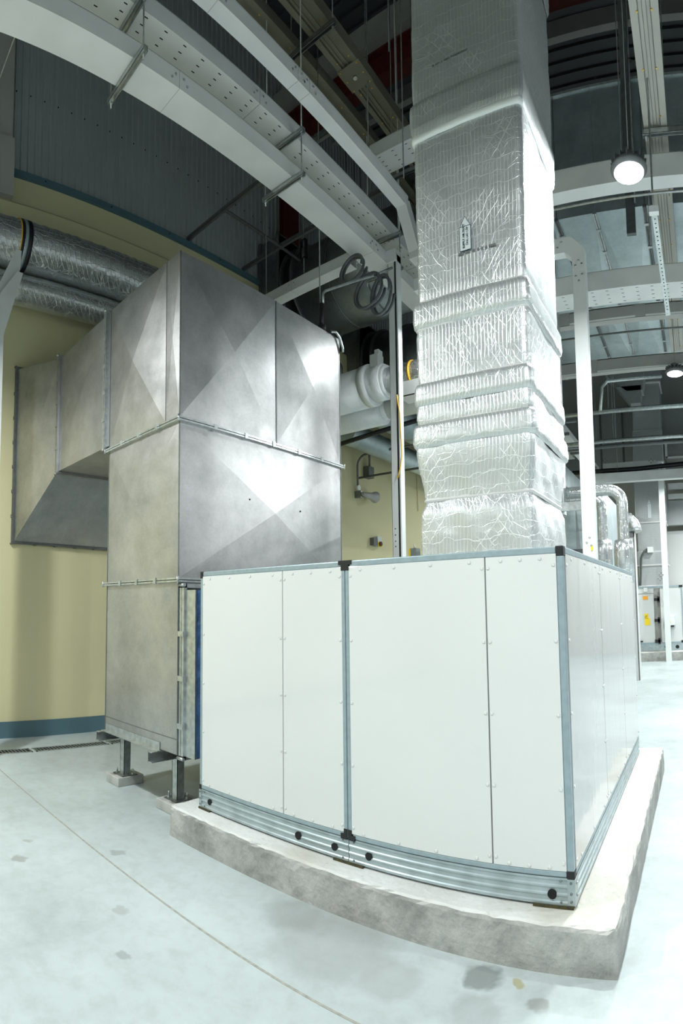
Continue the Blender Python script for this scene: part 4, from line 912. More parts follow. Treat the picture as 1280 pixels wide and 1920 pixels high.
# upright trunking at the left edge of the view, bending toward the round ducts
lt = thing('cable_trunking', 'white trunking at the left edge bending toward the round ducts', 'cable trunking', (-6.2, 2.02, 0.0))
p_ = [at(-4, 640, 0, -5.8), at(-4, 1300, 0, -5.8)]
yA = at(7, 627, 0, -5.75); yB = at(42, 512, 0, -5.75)
mb = MB(); mb.box(-5.85, -5.75, 1.70, yA[1], 0.0, yA[2]); mb.build('trunking_body', 'tray', lt, bevel=0.002)
mb = MB(); mb.prism([(1.70, yA[2]), (yA[1], yA[2]), (yB[1] + 0.01, yB[2]), (yB[1] - 0.06, yB[2] + 0.01), (1.72, yA[2] + 0.25)], 0, -5.85, -5.75); mb.build('slanted_elbow', 'tray', lt)
mb = MB(); mb.prism([tuple(at(px, py, 0, -5.86)[1:]) for (px, py) in ((-12, 560), (0, 529), (31, 466), (41, 470), (38, 505), (4, 590), (-8, 600))], 0, -5.88, -5.865); mb.build('bracket_plate', 'white', lt)

# ================================================================ ROUND FOIL DUCTS ALONG THE WALL
def rduct(label, pts, r, m='foilp', bands=(), n=40, mats=('zincd',), group=None, cat='duct', name='round_duct', ribs=0):
    root = thing(name, label, cat, pts[0], group)
    P2 = [pts[0]]
    if ribs:
        rnd = random.Random(int(r * 1000)); P2 = []; rad = []
        a, b = Vector(pts[0]), Vector(pts[-1]); L_ = (b - a).length; k = int(L_ / 0.045)
        for i in range(k + 1):
            P2.append(tuple(a + (b - a) * i / k)); rad.append(r + rnd.uniform(-ribs, ribs))
        mb = MB(); mb.tube(P2, r, n, True, rad)
    else: mb = MB(); mb.tube(pts, r, n)
    mb.build('duct_body', m, root)
    for (p, q, rr, mm) in bands:
        mb = MB(); mb.tube([p, q], rr, n); mb.build('band', mm, root)
    return root
rduct('thick round foil-wrapped duct along the yellow wall', [(-6.2, 0.5, 5.97), (-6.2, 8.1, 5.97)], 0.29, ribs=0.0055, bands=[((-6.2, 2.165, 5.97), (-6.2, 2.20, 5.97), 0.297, 'black'), ((-6.2, 2.21, 5.97), (-6.2, 2.245, 5.97), 0.297, 'alu'), ((-6.2, 2.245, 5.97), (-6.2, 2.30, 5.97), 0.296, 'black'), ((-6.2, 2.155, 5.97), (-6.2, 2.165, 5.97), 0.298, 'ycable')])
rduct('thinner round foil-wrapped duct below the thick one, by the wall', [(-6.3, 0.5, 5.50), (-6.3, 8.1, 5.50)], 0.18, ribs=0.0045)

# metal ducts continuing deeper, on the far side of the tall duct
rduct('bare metal round duct running back along the wall behind the hangers', [(-5.3, 8.2, 5.15), (-5.3, 15, 5.15)], 0.28, 'galv2')
rduct('smaller bare metal round duct below, nearer the yellow wall', [(-5.95, 8.2, 4.85), (-5.95, 15, 4.85)], 0.22, 'galv2')
# white wrapped cross ducts
wy = 6.0
w1 = thing('round_duct', 'bright white wrapped round duct with collars behind the tall duct', 'duct', (-3.6, wy, 4.5))
a = at(650, 735, 1, wy); b = at(712, 712, 1, wy); c = at(732, 703, 1, wy); d = at(800, 683, 1, wy)
mb = MB(); mb.tube([(-5.4, wy, a[2] - 0.02), (b[0] - 0.18, wy, a[2] - 0.02)], 0.26, 40); mb.build('wide_section', 'wrap', w1)
mb = MB(); mb.tube([(b[0] - 0.20, wy, a[2] - 0.015), (b[0] - 0.10, wy, a[2] - 0.01)], 0.27, 40); mb.build('collar', 'wrap', w1)
mb = MB(); mb.tube([(b[0] - 0.12, wy, a[2] - 0.01), (b[0] + 0.10, wy, a[2] - 0.01)], 0.225, 40); mb.build('neck', 'wrap', w1)
mb = MB(); mb.tube([(b[0] + 0.08, wy, a[2] - 0.01), (b[0] + 0.14, wy, a[2] - 0.01)], 0.20, 40); mb.build('collar', 'wrap', w1)
mb = MB(); mb.tube([(b[0] + 0.12, wy, a[2] - 0.01), (-2.6, wy, a[2] - 0.01)], 0.165, 40); mb.build('pipe_section', 'foilp', w1)
mb = MB(); mb.box(b[0] - 0.10, b[0] + 0.02, wy - 0.08, wy + 0.06, a[2] + 0.2, a[2] + 0.36); mb.box(b[0] - 0.04, b[0] + 0.02, wy - 0.06, wy + 0.04, a[2] + 0.36, a[2] + 0.42); mb.build('actuator', 'white', w1)
mb = MB(); mb.tube([(-3.30, wy, a[2] - 0.01), (-3.275, wy, a[2] - 0.01)], 0.175, 40); mb.build('band', 'ycable', w1)
w2 = thing('round_duct', 'grey wrapped round duct tucked below the bright white one', 'duct', (-3.6, 6.5, 4.2))
a2 = at(690, 775, 1, 6.5)
mb = MB(); mb.tube([(-5.4, 6.5, a2[2] - 0.02), (-4.05, 6.5, a2[2] - 0.02)], 0.19, 32); mb.build('wide_section', 'wrap', w2)
mb = MB(); mb.tube([(-4.1, 6.5, a2[2] + 0.0), (-3.95, 6.5, a2[2] + 0.0)], 0.15, 32); mb.build('neck', 'wrap', w2)
mb = MB(); mb.tube([(-3.96, 6.5, a2[2] + 0.0), (-2.6, 6.5, a2[2] + 0.0)], 0.15, 32); mb.build('pipe_section', 'wrap', w2)
hang(w2, [(-3.5, 6.5, a2[2] + 0.14)])
# bracket under the white duct
mb = MB(); q = at(757, 728, 1, 5.75); mb.box(q[0] - 0.05, -2.5, 5.70, 5.71, q[2] - 0.12, q[2] + 0.06); mb.box(q[0] - 0.05, -2.5, 5.70, 5.95, q[2] - 0.12, q[2] - 0.11)
mb.tube([(q[0] - 0.02, 5.72, q[2] - 0.12), (q[0] - 0.02, 5.72, 12.0)], 0.006, 6)
tag(mb.build('duct_bracket', 'tray'), 'white channel bracket under the white wrapped duct beside the riser', 'bracket')

# big galvanised round ducts with flexible collars
def fan_duct(cy, cz, x_end, label, r=0.74):
    root = thing('round_duct', label, 'duct', (-5.5, cy, cz - r), 'large round metal ducts high on the wall')
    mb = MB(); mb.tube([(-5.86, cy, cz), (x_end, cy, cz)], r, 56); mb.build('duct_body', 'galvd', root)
    mb = MB(); mb.tube([(-6.12, cy, cz), (-6.08, cy, cz)], r + 0.07, 56); mb.tube([(-5.90, cy, cz), (-5.86, cy, cz)], r + 0.06, 56); mb.build('flange_ring', 'zincd', root)
    mb = MB(); mb.tube([(-6.09, cy, cz), (-6.0, cy, cz), (-5.90, cy, cz)], r, 56, False, [r + 0.02, r - 0.02, r + 0.02]); mb.build('flexible_collar', 'black', root)
    mb = MB()
    for k in range(1, 3): x = -5.86 + (x_end + 5.86) * k / 3; mb.tube([(x, cy, cz), (x + 0.02, cy, cz)], r + 0.012, 56)
    mb.build('seam_ring', 'zincd', root)
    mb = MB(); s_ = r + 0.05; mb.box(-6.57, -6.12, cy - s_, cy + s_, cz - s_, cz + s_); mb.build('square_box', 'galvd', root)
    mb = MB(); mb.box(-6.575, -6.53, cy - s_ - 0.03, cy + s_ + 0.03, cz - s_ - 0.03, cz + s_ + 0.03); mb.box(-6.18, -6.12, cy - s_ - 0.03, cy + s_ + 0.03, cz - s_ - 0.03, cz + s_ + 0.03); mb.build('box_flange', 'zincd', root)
fan_duct(7.42, 7.08, -3.9, 'large round metal duct with black collar above the tall duct')
fan_duct(9.75, 6.55, -4.2, 'large round metal duct, farther back, half hidden by the thin upright trunking')
def spring_hanger(px, py0, py1, y, label):
    t_ = at(px, py0, 1, y); b_ = at(px, py1, 1, y)
    r = thing('spring_hanger', label, 'hanger', b_, 'black spring hangers')
    x = t_[0]; mb = MB()
    mb.box(x - 0.05, x - 0.04, y - .03, y + .03, b_[2], t_[2]); mb.box(x + 0.04, x + 0.05, y - .03, y + .03, b_[2], t_[2]); mb.box(x - 0.05, x + 0.05, y - .03, y + .03, t_[2] - 0.01, t_[2]); mb.box(x - 0.05, x + 0.05, y - .03, y + .03, b_[2], b_[2] + 0.01)
    mb.build('housing', 'black', r)
    mb = MB(); mb.tube([(x, y, b_[2]), (x, y, b_[2] + (t_[2] - b_[2]) * 0.55)], 0.032, 16); mb.build('spring', 'steel', r)
    mb = MB(); mb.tube([(x, y, b_[2] - 0.4), (x, y, 12.0)], 0.007, 8); mb.build('rod', 'zincd', r)
spring_hanger(569, 450, 485, 6.1, 'black spring hanger on a rod above the large round metal duct')
# small cable/device on top of the tall duct
dv = thing('pressure_sensor', 'small black sensor with conduit standing on the tall duct roof', 'sensor', (-3.53, 4.5, 4.5))
q = at(622, 640, 1, 4.5)
mb = MB(); mb.tube([(-3.53, 4.47, 4.50), (-3.53, 4.47, 4.56)], 0.045, 16); mb.tube([(-3.53, 4.47, 4.56), (-3.53, 4.47, 4.80)], 0.022, 12); mb.build('body', 'black', dv)
mb = MB(); mb.tube([(-3.51, 4.47, 4.80), (-3.51, 4.47, 4.90), (-3.50, 4.50, 4.94), (-3.2, 5.0, 5.25), (-3.1, 5.2, 5.4)], 0.014, 10); mb.build('conduit', 'zinc', dv)
mb = MB(); mb.tube([(-3.55, 4.47, 4.80), (-3.55, 4.47, 12.0)], 0.007, 8); tag(mb.build('hanger_rod', 'zincd'), 'long thin rod hanging above the small black sensor', 'rod')
# flexible hose stub at the duct corner
mb = MB(); mb.tube([(-3.47, 4.55, 4.51), (-3.46, 4.62, 4.53), (-3.46, 4.69, 4.50), (-3.46, 4.74, 4.40), (-3.465, 4.75, 4.36)], 0.013, 10); tag(mb.build('flexible_hose', 'zinc'), 'short bright flexible hose bending over the tall duct corner', 'hose')

# angle iron frame on the cladding
af = thing('angle_iron_frame', 'dark angle iron frame standing off the corrugated cladding', 'frame', (-5.7, 5.8, 7.3))
mb = MB(); mb.box(-5.75, -5.70, 5.05, 6.7, 7.27, 7.275); mb.box(-5.75, -5.745, 5.05, 6.7, 7.27, 7.33); mb.build('long_bar', 'steel', af)
for y in (5.05, 6.22):
    mb = MB(); mb.box(WX, -3.8, y, y + 0.05, 7.275, 7.28); mb.box(WX, -3.8, y, y + 0.005, 7.275, 7.33); mb.build('cross_bar', 'steel', af)

# hanging conduits / pipes on the left, beyond the tall duct
def pipe(name, label, pts, r, m, group=None, cat='pipe', n=10, rods=None, top=12.0):
    if rods:
        root = thing(name, label, cat, pts[0], group); mb = MB(); mb.tube(pts, r, n); mb.build('tube', m, root)
        hang(root, [(x, pts[0][1] + (pts[-1][1] - pts[0][1]) * 0, pts[0][2] + (pts[-1][2] - pts[0][2]) * (x - pts[0][0]) / (pts[-1][0] - pts[0][0])) for x in rods], top=top)
        return root
    mb = MB(); mb.tube(pts, r, n); o = mb.build(name, m); return tag(o, label, cat, group)
pipe('suspended_pipe', 'thick black pipe crossing left of the foil riser', [at(600, 845, 1, 7.0), at(800, 783, 1, 7.0)], 0.035, 'black', rods=(-3.45,))
pipe('suspended_conduit', 'thin dark conduit crossing just above the thick black pipe', [at(600, 818, 1, 7.12), at(800, 753, 1, 7.12)], 0.013, 'steel', cat='conduit', rods=(-3.3,))
yb_ = 9.4; zc1 = at(672, 872, 0, -6.52)
k0 = at(669, 925, 1, yb_)
pts = [(-6.52, yb_, 4.05), (-6.52, yb_, 4.55)] + [(-6.52 + 0.22 * (1 - cos(t)), yb_, 4.55 + 0.22 * sin(t)) for t in [pi / 2 * i / 6 for i in range(1, 7)]] + [(-2.0, yb_, 4.77)]
pipe('wall_conduit', 'dark conduit rising from the horn loudspeaker and bending off the wall', pts, 0.022, 'steel', cat='conduit')
pipe('suspended_conduit', 'dark conduit crossing at the height of the junction box', [(-6.6, yb_ + 0.1, 4.33), (-2.0, yb_ + 0.1, 4.33)], 0.022, 'steel', cat='conduit')
pts = [(-6.5, 8.6, 5.20), (-6.5, 9.62, 5.20)] + [(-6.5, 9.62 + 0.2 * sin(t), 5.0 + 0.2 * cos(t)) for t in [pi / 2 * i / 6 for i in range(1, 7)]] + [(-6.5, 9.82, 4.62)]
pipe('wall_conduit', 'dark conduit bending down the yellow wall to the junction box', pts, 0.022, 'steel', cat='conduit')
mb = MB(); mb.box(-6.6, -6.45, 9.72, 9.92, 4.38, 4.62); tag(mb.build('junction_box', 'box', bevel=0.005), 'small dark junction box on the yellow wall', 'junction box')
pts = [(-6.58, 9.7, 5.16), (-6.58, 11.5, 5.16), (-6.58, 11.9, 5.14), (-6.58, 12.05, 5.0), (-6.58, 12.08, 4.0)]
pipe('wall_wire', 'thin yellowish wire clipped to the yellow wall', pts, 0.010, 'yellow', cat='wire', n=6)
# horn loudspeaker
hs = thing('horn_loudspeaker', 'grey horn loudspeaker on the yellow wall between duct and riser', 'loudspeaker', (-6.5, 9.6, 3.95))
mb = MB(); mb.tube([(-6.42, 9.42, 3.97), (-6.42, 9.52, 3.97), (-6.42, 9.62, 3.97), (-6.42, 9.76, 3.97), (-6.42, 9.90, 3.97)], .1, 28, True, [0.04, 0.045, 0.06, 0.075, 0.125]); mb.build('horn', 'horn', hs)
mb = MB(); mb.box(-6.6, -6.45, 9.40, 9.48, 3.9, 4.04); mb.build('wall_bracket', 'zincd', hs)
mb = MB(); mb.tube([(-6.52, 9.4, 4.10), (-6.48, 9.4, 4.10)], 0.055, 16); mb.build('round_junction', 'white', hs)
# call point + valve
q = at(706, 1016, 0, -6.52)
cpn = thing('manual_call_point', 'small grey and yellow call point with red button on yellow wall', 'call point', (-6.6, q[1], q[2]))
mb = MB(); mb.box(-6.6, -6.5, q[1] - 0.14, q[1] - 0.02, q[2] - 0.08, q[2] + 0.08); mb.build('grey_box', 'box', cpn)
mb = MB(); mb.box(-6.6, -6.5, q[1] + 0.01, q[1] + 0.17, q[2] - 0.10, q[2] + 0.12); mb.build('cover', 'sticker', cpn)
mb = MB(); mb.box(-6.5, -6.49, q[1] + 0.01, q[1] + 0.17, q[2] - 0.10, q[2] - 0.0); mb.build('yellow_plate', 'yel', cpn)
mb = MB(); mb.tube([(-6.49, q[1] + 0.09, q[2] - 0.04), (-6.46, q[1] + 0.09, q[2] - 0.04)], 0.05, 14); mb.build('red_button', 'red', cpn)
q = at(775, 1033, 1, 5.9)
vv = thing('valve_actuator', 'yellow and grey valve actuator peeking above the unit beside the riser', 'valve', (q[0], 5.9, 1.9))
mb = MB(); mb.box(q[0] - 0.02, q[0] + 0.06, 5.86, 5.96, q[2] - 0.2, q[2] + 0.03); mb.build('housing', 'zinc', vv)
mb = MB(); mb.box(q[0] - 0.045, q[0] - 0.02, 5.86, 5.96, q[2] - 0.2, q[2] + 0.025); mb.build('yellow_cap', 'yel', vv)
mb = MB(); mb.tube([(q[0] + 0.01, 5.9, q[2] + 0.03), (q[0] + 0.01, 5.9, q[2] + 0.08)], 0.006, 8); mb.tube([(q[0], 5.9, 0.0), (q[0], 5.9, q[2] - 0.2)], 0.02, 10); mb.build('stem', 'zinc', vv)
mb = MB(); q = at(672, 802, 0, -6.5); mb.tube([(-6.6, q[1], q[2]), (-6.48, q[1], q[2])], 0.05, 12); tag(mb.build('smoke_detector', 'horn'), 'tiny round detector on the yellow wall under the white wrapped ducts', 'detector')

# more hardware seen between the tall duct and the riser
mb = MB(); q = at(745, 470, 1, 5.75)
mb.tube([at(690, 470, 1, 6.6), at(640, 600, 1, 6.6)], 0.012, 8) if False else mb.tube([(-5.6, 6.0, at(500, 575, 1, 6.0)[2]), (-3.3, 6.0, at(500, 575, 1, 6.0)[2])], 0.012, 8)
hang_ = mb.build('suspended_conduit', 'zinc'); tag(hang_, 'thin pale conduit crossing in front of the large round metal duct', 'conduit')
# ================================================================ LARGE GALVANISED DUCT OVER THE RIGHT SIDE
GX0, GX1, GY0, GY1, GZ0, GZ1 = -3.1, 4.5, 6.0, 10.2, 5.96, 7.42
gd = thing('galvanised_duct', 'huge flat galvanised duct hanging over the hall at upper right', 'duct', (0.5, 8.0, GZ0))
xs = [-3.1, -2.35, -1.42, -0.98, -0.42, 0.35, 1.3, 2.3, 3.3, 4.5]
for i in range(len(xs) - 1):
    mb = MB(); a, b = xs[i], xs[i + 1]
    mb.xpanel((a, GY0, GZ0), (b, GY0, GZ0), (b, GY0, GZ1), (a, GY0, GZ1), (0, -1, 0), 0.02)
    mb.xpanel((a, GY0, GZ0), (a, GY1, GZ0), (b, GY1, GZ0), (b, GY0, GZ0), (0, 0, -1), 0.03)
    mb.quad([(a, GY1, GZ0), (b, GY1, GZ0), (b, GY1, GZ1), (a, GY1, GZ1)]); mb.quad([(a, GY0, GZ1), (b, GY0, GZ1), (b, GY1, GZ1), (a, GY1, GZ1)])
    if i == 0: mb.quad([(a, GY0, GZ0), (a, GY1, GZ0), (a, GY1, GZ1), (a, GY0, GZ1)])
    if i == len(xs) - 2: mb.quad([(b, GY0, GZ0), (b, GY1, GZ0), (b, GY1, GZ1), (b, GY0, GZ1)])
    mb.build('duct_section', 'galv2', gd)
for i, x in enumerate(xs[1:-1]):
    mb = MB(); mb.box(x - 0.02, x - 0.003, GY0 - 0.03, GY1, GZ0 - 0.035, GZ0); mb.box(x + 0.003, x + 0.02, GY0 - 0.03, GY1, GZ0 - 0.035, GZ0); mb.box(x - 0.005, x + 0.005, GY0 - 0.012, GY0, GZ0, GZ1)
    fr = mb.build('flange', 'zinc' if i % 2 == 0 else 'steel', gd)
    for k in range(10):
        y = GY0 + 0.25 + 0.42 * k; c = MB(); c.box(x - 0.026, x + 0.026, y - 0.02, y + 0.02, GZ0 - 0.045, GZ0 - 0.02); c.build('clip', 'zinc', fr)
mb = MB(); mb.box(GX0, GX1, GY0 - 0.02, GY0 + 0.02, GZ1, GZ1 + 0.03); mb.build('top_seam', 'zinc', gd)
# stiffener rail and hung pieces over it
for (x, lb) in ((-0.62, 'dark suspension channel in front of the huge duct, above the lamp'),):
    mb = MB(); mb.box(x, x + 0.10, 5.90, 5.95, 5.6, 12.0); tag(mb.build('suspension_channel', 'zincd'), lb, 'channel')
mb = MB(); a = at(1178, 110, 1, 5.85); b = at(1205, 130, 1, 5.85); mb.tube([a, b], 0.012, 8); mb.tube([(a[0], 5.85, 5.9), (a[0], 5.85, 12)], 0.010, 8); mb.tube([(b[0], 5.85, 5.4), (b[0], 5.85, 12)], 0.012, 8)
tag(mb.build('bent_conduit', 'zincd'), 'bent conduit hanging in front of the huge duct', 'conduit')
# foil duct under the roof, above it
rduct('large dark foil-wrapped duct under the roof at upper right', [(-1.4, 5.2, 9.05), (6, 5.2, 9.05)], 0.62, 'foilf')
hang(wd_ if False else gd, [(-2.9, 6.2, 7.42), (3.8, 6.2, 7.42), (-2.9, 9.8, 7.42), (3.8, 9.8, 7.42)])
# perforated strut hanging with socket, right
ps = thing('perforated_strut', 'slender perforated strut on a bright rod hanging right of the lamp', 'strut', at(1265, 620, 1, 5.6))
a = at(1226, 400, 1, 4.4); b = at(1252, 590, 1, 5.4)
mb = MB(); mb.obox(a, b, 0.045, 0.02, (0, 1, 0)); bd = mb.build('strut_bar', 'zinc', ps)
for k in range(26):
    t = (k + 0.6) / 27; p = [a[i] + (b[i] - a[i]) * t for i in range(3)]; c = MB(); c.tube([(p[0], p[1] - 0.026, p[2]), (p[0], p[1] - 0.02, p[2])], 0.007, 8); c.build('slot', 'hole', bd)
mb = MB(); mb.tube([a, at(1222, 350, 1, 4.4), at(1205, -40, 1, 4.4)], 0.008, 8); mb.build('rod', 'zinc', ps)
mb = MB(); mb.box(a[0] - 0.04, a[0] + 0.04, a[1] - 0.05, a[1] - 0.0, a[2] - 0.02, a[2] + 0.03); mb.build('bracket', 'white', ps)
for (px, y, m_, lb) in ((1155, 5.3, 'zincd', 'thin rod left of the lamp suspension, before the huge duct'), (1240, 5.6, 'zincd', 'thin rod right of the warm grey busway'),):
    p = at(px, 60, 1, y); mb = MB(); mb.tube([(p[0], y, 5.75), (p[0], y, 12)], 0.006, 6); tag(mb.build('hanger_rod', m_), lb, 'rod')
for (px, zb_, lb) in ((686, 6.7, 'first thin rod from the left over the high slotted trunking'), (727, 7.6, 'second thin rod from the left over the high slotted trunking'), (750, 6.1, 'third thin rod from the left, nearest the foil riser')):
    p = at(px, 0, 1, 4.9); mb = MB(); mb.tube([(p[0], 4.9, zb_), (p[0], 4.9, 12)], 0.007, 6); tag(mb.build('hanger_rod', 'zincd'), lb, 'rod')
for (px, yy, lb) in ((645, 8.5, 'thin dark rod far behind the busways, left one'), (660, 8.5, 'thin dark rod far behind the busways, middle one'), (671, 8.5, 'thin dark rod far behind the busways, right one')):
    p = at(px, 30, 1, yy); mb = MB(); mb.tube([(p[0], yy, 8.4), (p[0], yy, 12)], 0.010, 6); tag(mb.build('hanger_rod', 'steel'), lb, 'rod')
pipe('suspended_conduit', 'thin conduit crossing the hall just below the bright lamp', [(-1.6, 4.3, at(1150, 372, 1, 4.3)[2]), (4, 4.3, at(1150, 372, 1, 4.3)[2])], 0.011, 'zinc', cat='conduit', rods=(0.8,))
pipe('suspended_conduit', 'thin conduit crossing under the huge duct between the grey beams', [(-2.4, 6.9, at(1150, 625, 1, 6.9)[2]), (4, 6.9, at(1150, 625, 1, 6.9)[2])], 0.012, 'zincd', cat='conduit', rods=(-0.3, 1.5), top=5.9)

# ================================================================ BACKGROUND ON THE RIGHT
def xpipe(name, label, y, py, px, r, m, x0=-4.5, x1=4, cat='conduit'):
    z = at(px, py, 1, y)[2]; return pipe(name, label, [(x0, y, z), (x1, y, z)], r, m, cat=cat, rods=(-1.6, 1.2))
xpipe('suspended_pipe', 'grey pipe crossing the hall below the far small lamp', 10.5, 770, 1150, 0.045, 'zinc', cat='pipe')
xpipe('suspended_pipe', 'pale pipe crossing the hall, lower, before the far foil duct', 11.0, 826, 1150, 0.04, 'zinc', cat='pipe')
xpipe('suspended_conduit', 'dark rail directly under the lower pale pipe', 11.3, 836, 1150, 0.04, 'steel')
q0 = at(1125, 770, 1, 10.2); q1 = at(1128, 716, 1, 10.2); q2 = at(1240, 700, 1, 10.2)
pipe('bent_conduit', 'pale conduit bent in a square corner beside the far small lamp', [q0, (q1[0], 10.2, q1[2] - 0.1), (q1[0] + 0.1, 10.2, q1[2]), (q2[0], 10.2, q1[2])], 0.03, 'zinc', cat='conduit')
# insulated pipes dropping behind the unit
def insul_pipe(label, px0, px1, ytop, y, r, ztop, xl):
    xc = (at(px0, 1000, 1, y)[0] + at(px1, 1000, 1, y)[0]) / 2; R_ = 0.16
    pts = [(xl, y, ztop), (xc - R_, y, ztop)] + [(xc - R_ + R_ * sin(t), y, ztop - R_ + R_ * cos(t)) for t in [pi / 2 * i / 6 for i in range(1, 7)]] + [(xc, y, 0.0)]
    root = thing('insulated_pipe', label, 'pipe', (xc, y, 0.0), 'foil wrapped pipes dropping behind the unit')
    mb = MB(); mb.tube(pts, r, 24); mb.build('pipe_body', 'foilp', root)
    mb = MB(); zf = at(px0, 1035, 1, y)[2]; mb.tube([(xc, y, zf - 0.35), (xc, y, zf + 0.02), (xc, y, zf + 0.13)], r, 24, True, [r + 0.045, r + 0.05, r + 0.035]); mb.build('insulated_flange', 'foilp', root)
    return root
insul_pipe('foil-wrapped pipe dropping behind the unit, nearer the thick upright trunking', 1119, 1141, 925, 6.6, 0.062, at(1110, 925, 1, 6.6)[2] - 0.05, -2.6)
insul_pipe('taller foil-wrapped pipe with elbow dropping behind the unit, right one', 1157, 1179, 905, 6.3, 0.066, at(1150, 918, 1, 6.3)[2], -2.6)
mb = MB(); q = at(1057, 925, 1, 6.2); mb.box(q[0] - 0.01, q[0] + 0.01, 6.15, 6.25, q[2] - 0.25, 5.955); mb.box(q[0] - 0.02, q[0] + 0.22, 6.12, 6.14, q[2] - 0.22, q[2] - 0.12)
tag(mb.build('pipe_hanger', 'zinc'), 'galvanised hanger holding the foil-wrapped pipe beside the riser', 'hanger')
# grey galvanised box duct behind
a = at(1052, 925, 1, 7.2); b = at(1098, 1035, 1, 7.2)
bd = thing('galvanised_duct', 'short galvanised box duct behind the unit, right of the riser', 'duct', ((a[0] + b[0]) / 2, 8.2, 0.5))
mb = MB(); xs_ = [a[0] - 0.4, a[0] + 0.18, a[0] + 0.42, b[0] + 0.25]
for i in range(3): mb.xpanel((xs_[i], 7.2, 0.0), (xs_[i + 1], 7.2, 0.0), (xs_[i + 1], 7.2, a[2]), (xs_[i], 7.2, a[2]), (0, -1, 0), 0.03)
mb.box(xs_[0], xs_[-1], 7.21, 9.0, 0.0, a[2]); mb.build('duct_body', 'galv2', bd)
mb = MB(); mb.box(xs_[0], xs_[-1], 7.16, 7.2, b[2] - 0.04, b[2] + 0.04); mb.build('flange', 'steel', bd)
# cabinet between pipes and far unit
a = at(1140, 1001, 1, 11.5); b = at(1193, 1001, 1, 11.5)
cb = thing('equipment_cabinet', 'tall pale grey cabinet behind the foil-wrapped pipes', 'cabinet', ((a[0] + b[0]) / 2, 12, 0.0))
b = (b[0] - 0.05, 0, 0)
mb = MB(); mb.box(a[0] - 1.0, b[0], 11.5, 11.8, 0, a[2]); mb.build('body', 'wallgrey', cb)
mb = MB(); mb.box(b[0] - 0.45, b[0] - 0.44, 11.49, 11.5, 0, a[2] - 0.06); mb.box(b[0] - 0.02, b[0], 11.49, 11.5, 0, a[2]); mb.box(a[0] - 1, b[0], 11.49, 11.5, a[2] - 0.1, a[2]); mb.build('frame', 'steel', cb)
mb = MB(); pts = loop(at(1163, 985, 1, 11.6)[0], 11.6, at(1163, 990, 1, 11.6)[2] - 0.1, 0.3, 0.3, 20, 0.1, 1); mb.tube(pts[:11], 0.14, 16); mb.tube([(pts[0][0] - 0.9, 11.9, a[2] + 0.25), (pts[0][0] - 0.1, 11.9, a[2] + 0.25)], 0.22, 20)
mb.build('pipe_fitting', 'foilp', cb)

# far air handling unit
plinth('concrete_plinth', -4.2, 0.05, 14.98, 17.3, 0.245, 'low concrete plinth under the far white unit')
fu = thing('air_handling_unit', 'far white air handling unit with yellow warning labels', 'air handling unit', (-1.6, 16.2, 0.25))
FY = 15.3; fx1 = at(1277, 1100, 1, FY)[0]; fz1 = at(1240, 1099, 1, FY)[2]; fx0 = -3.6
xm = at(1232, 1100, 1, FY)[0]
mb = MB(); mb.box(fx0, xm - 0.12, FY, 17.2, 0.45, fz1); mb.build('left_casing', 'wallgrey', fu)
mb = MB(); mb.box(xm + 0.06, fx1, FY, 17.2, 0.45, fz1); mb.build('right_casing', 'wallgrey', fu)
mb = MB(); mb.box(xm - 0.12, xm + 0.06, FY + 0.12, 17.2, 0.45, fz1); mb.build('recess', 'beamgrey', fu)
mb = MB(); mb.box(fx0, fx1 + 0.02, FY - 0.01, 17.2, 0.25, 0.45); br_ = mb.build('base_rail', 'rail', fu)
for px in (1197, 1270):
    q = at(px, 1218, 1, FY); mb = MB(); mb.tube([(q[0], FY - 0.02, 0.34), (q[0], FY - 0.008, 0.34)], 0.05, 12); mb.build('lifting_hole', 'hole', br_)
mb = MB(); mb.box(fx0, fx1, FY - 0.015, FY, fz1 - 0.04, fz1 + 0.01); mb.box(fx1 - 0.02, fx1 + 0.02, FY - 0.015, FY, 0.45, fz1); mb.box(fx0, fx1, FY - 0.015, FY, 0.44, 0.48); mb.build('frame', 'alu', fu)
for z in (fz1 - 0.05, 0.45):
    mb = MB(); mb.box(fx1 - 0.07, fx1 + 0.03, FY - 0.02, FY + .05, z, z + 0.06); mb.build('corner_cap', 'black', fu)
q = at(1192, 1114, 1, FY); mb = MB(); mb.box(fx0, xm - 0.12, FY - 0.006, FY, q[2] - 0.005, q[2] + 0.005); mb.build('door_seam', 'steel', fu)
for px, py in ((1232, 1124), (1233, 1163), (1234, 1202)):
    q = at(px, py, 1, FY - 0.05); mb = MB(); mb.box(q[0] - 0.09, q[0] + 0.05, FY - 0.08, FY, q[2] - 0.04, q[2] + 0.04); mb.box(q[0] + 0.0, q[0] + 0.06, FY - 0.08, FY, q[2] - 0.08, q[2] + 0.08); mb.build('door_latch', 'black', fu)
for px, py in ((1192, 1126), (1193, 1165), (1197, 1203)):
    q = at(px, py, 1, FY - 0.05); mb = MB(); mb.box(q[0] - 0.05, q[0] + 0.02, FY - 0.08, FY, q[2] - 0.07, q[2] + 0.07); mb.box(q[0], q[0] + 0.12, FY - 0.08, FY - 0.05, q[2] - 0.02, q[2] + 0.02) if py > 1200 else mb.box(q[0] - 0.02, q[0] + 0.0, FY - 0.08, FY - 0.05, q[2] - 0.18, q[2] + 0.0); mb.build('door_handle', 'black', fu)
def lab(px0, py0, px1, py1, m, name='warning_label'):
    a = at(px0, py1, 1, FY); b = at(px1, py0, 1, FY); mb = MB(); mb.box(a[0], b[0], FY - 0.012, FY, a[2], b[2]); return mb.build(name, m, fu)
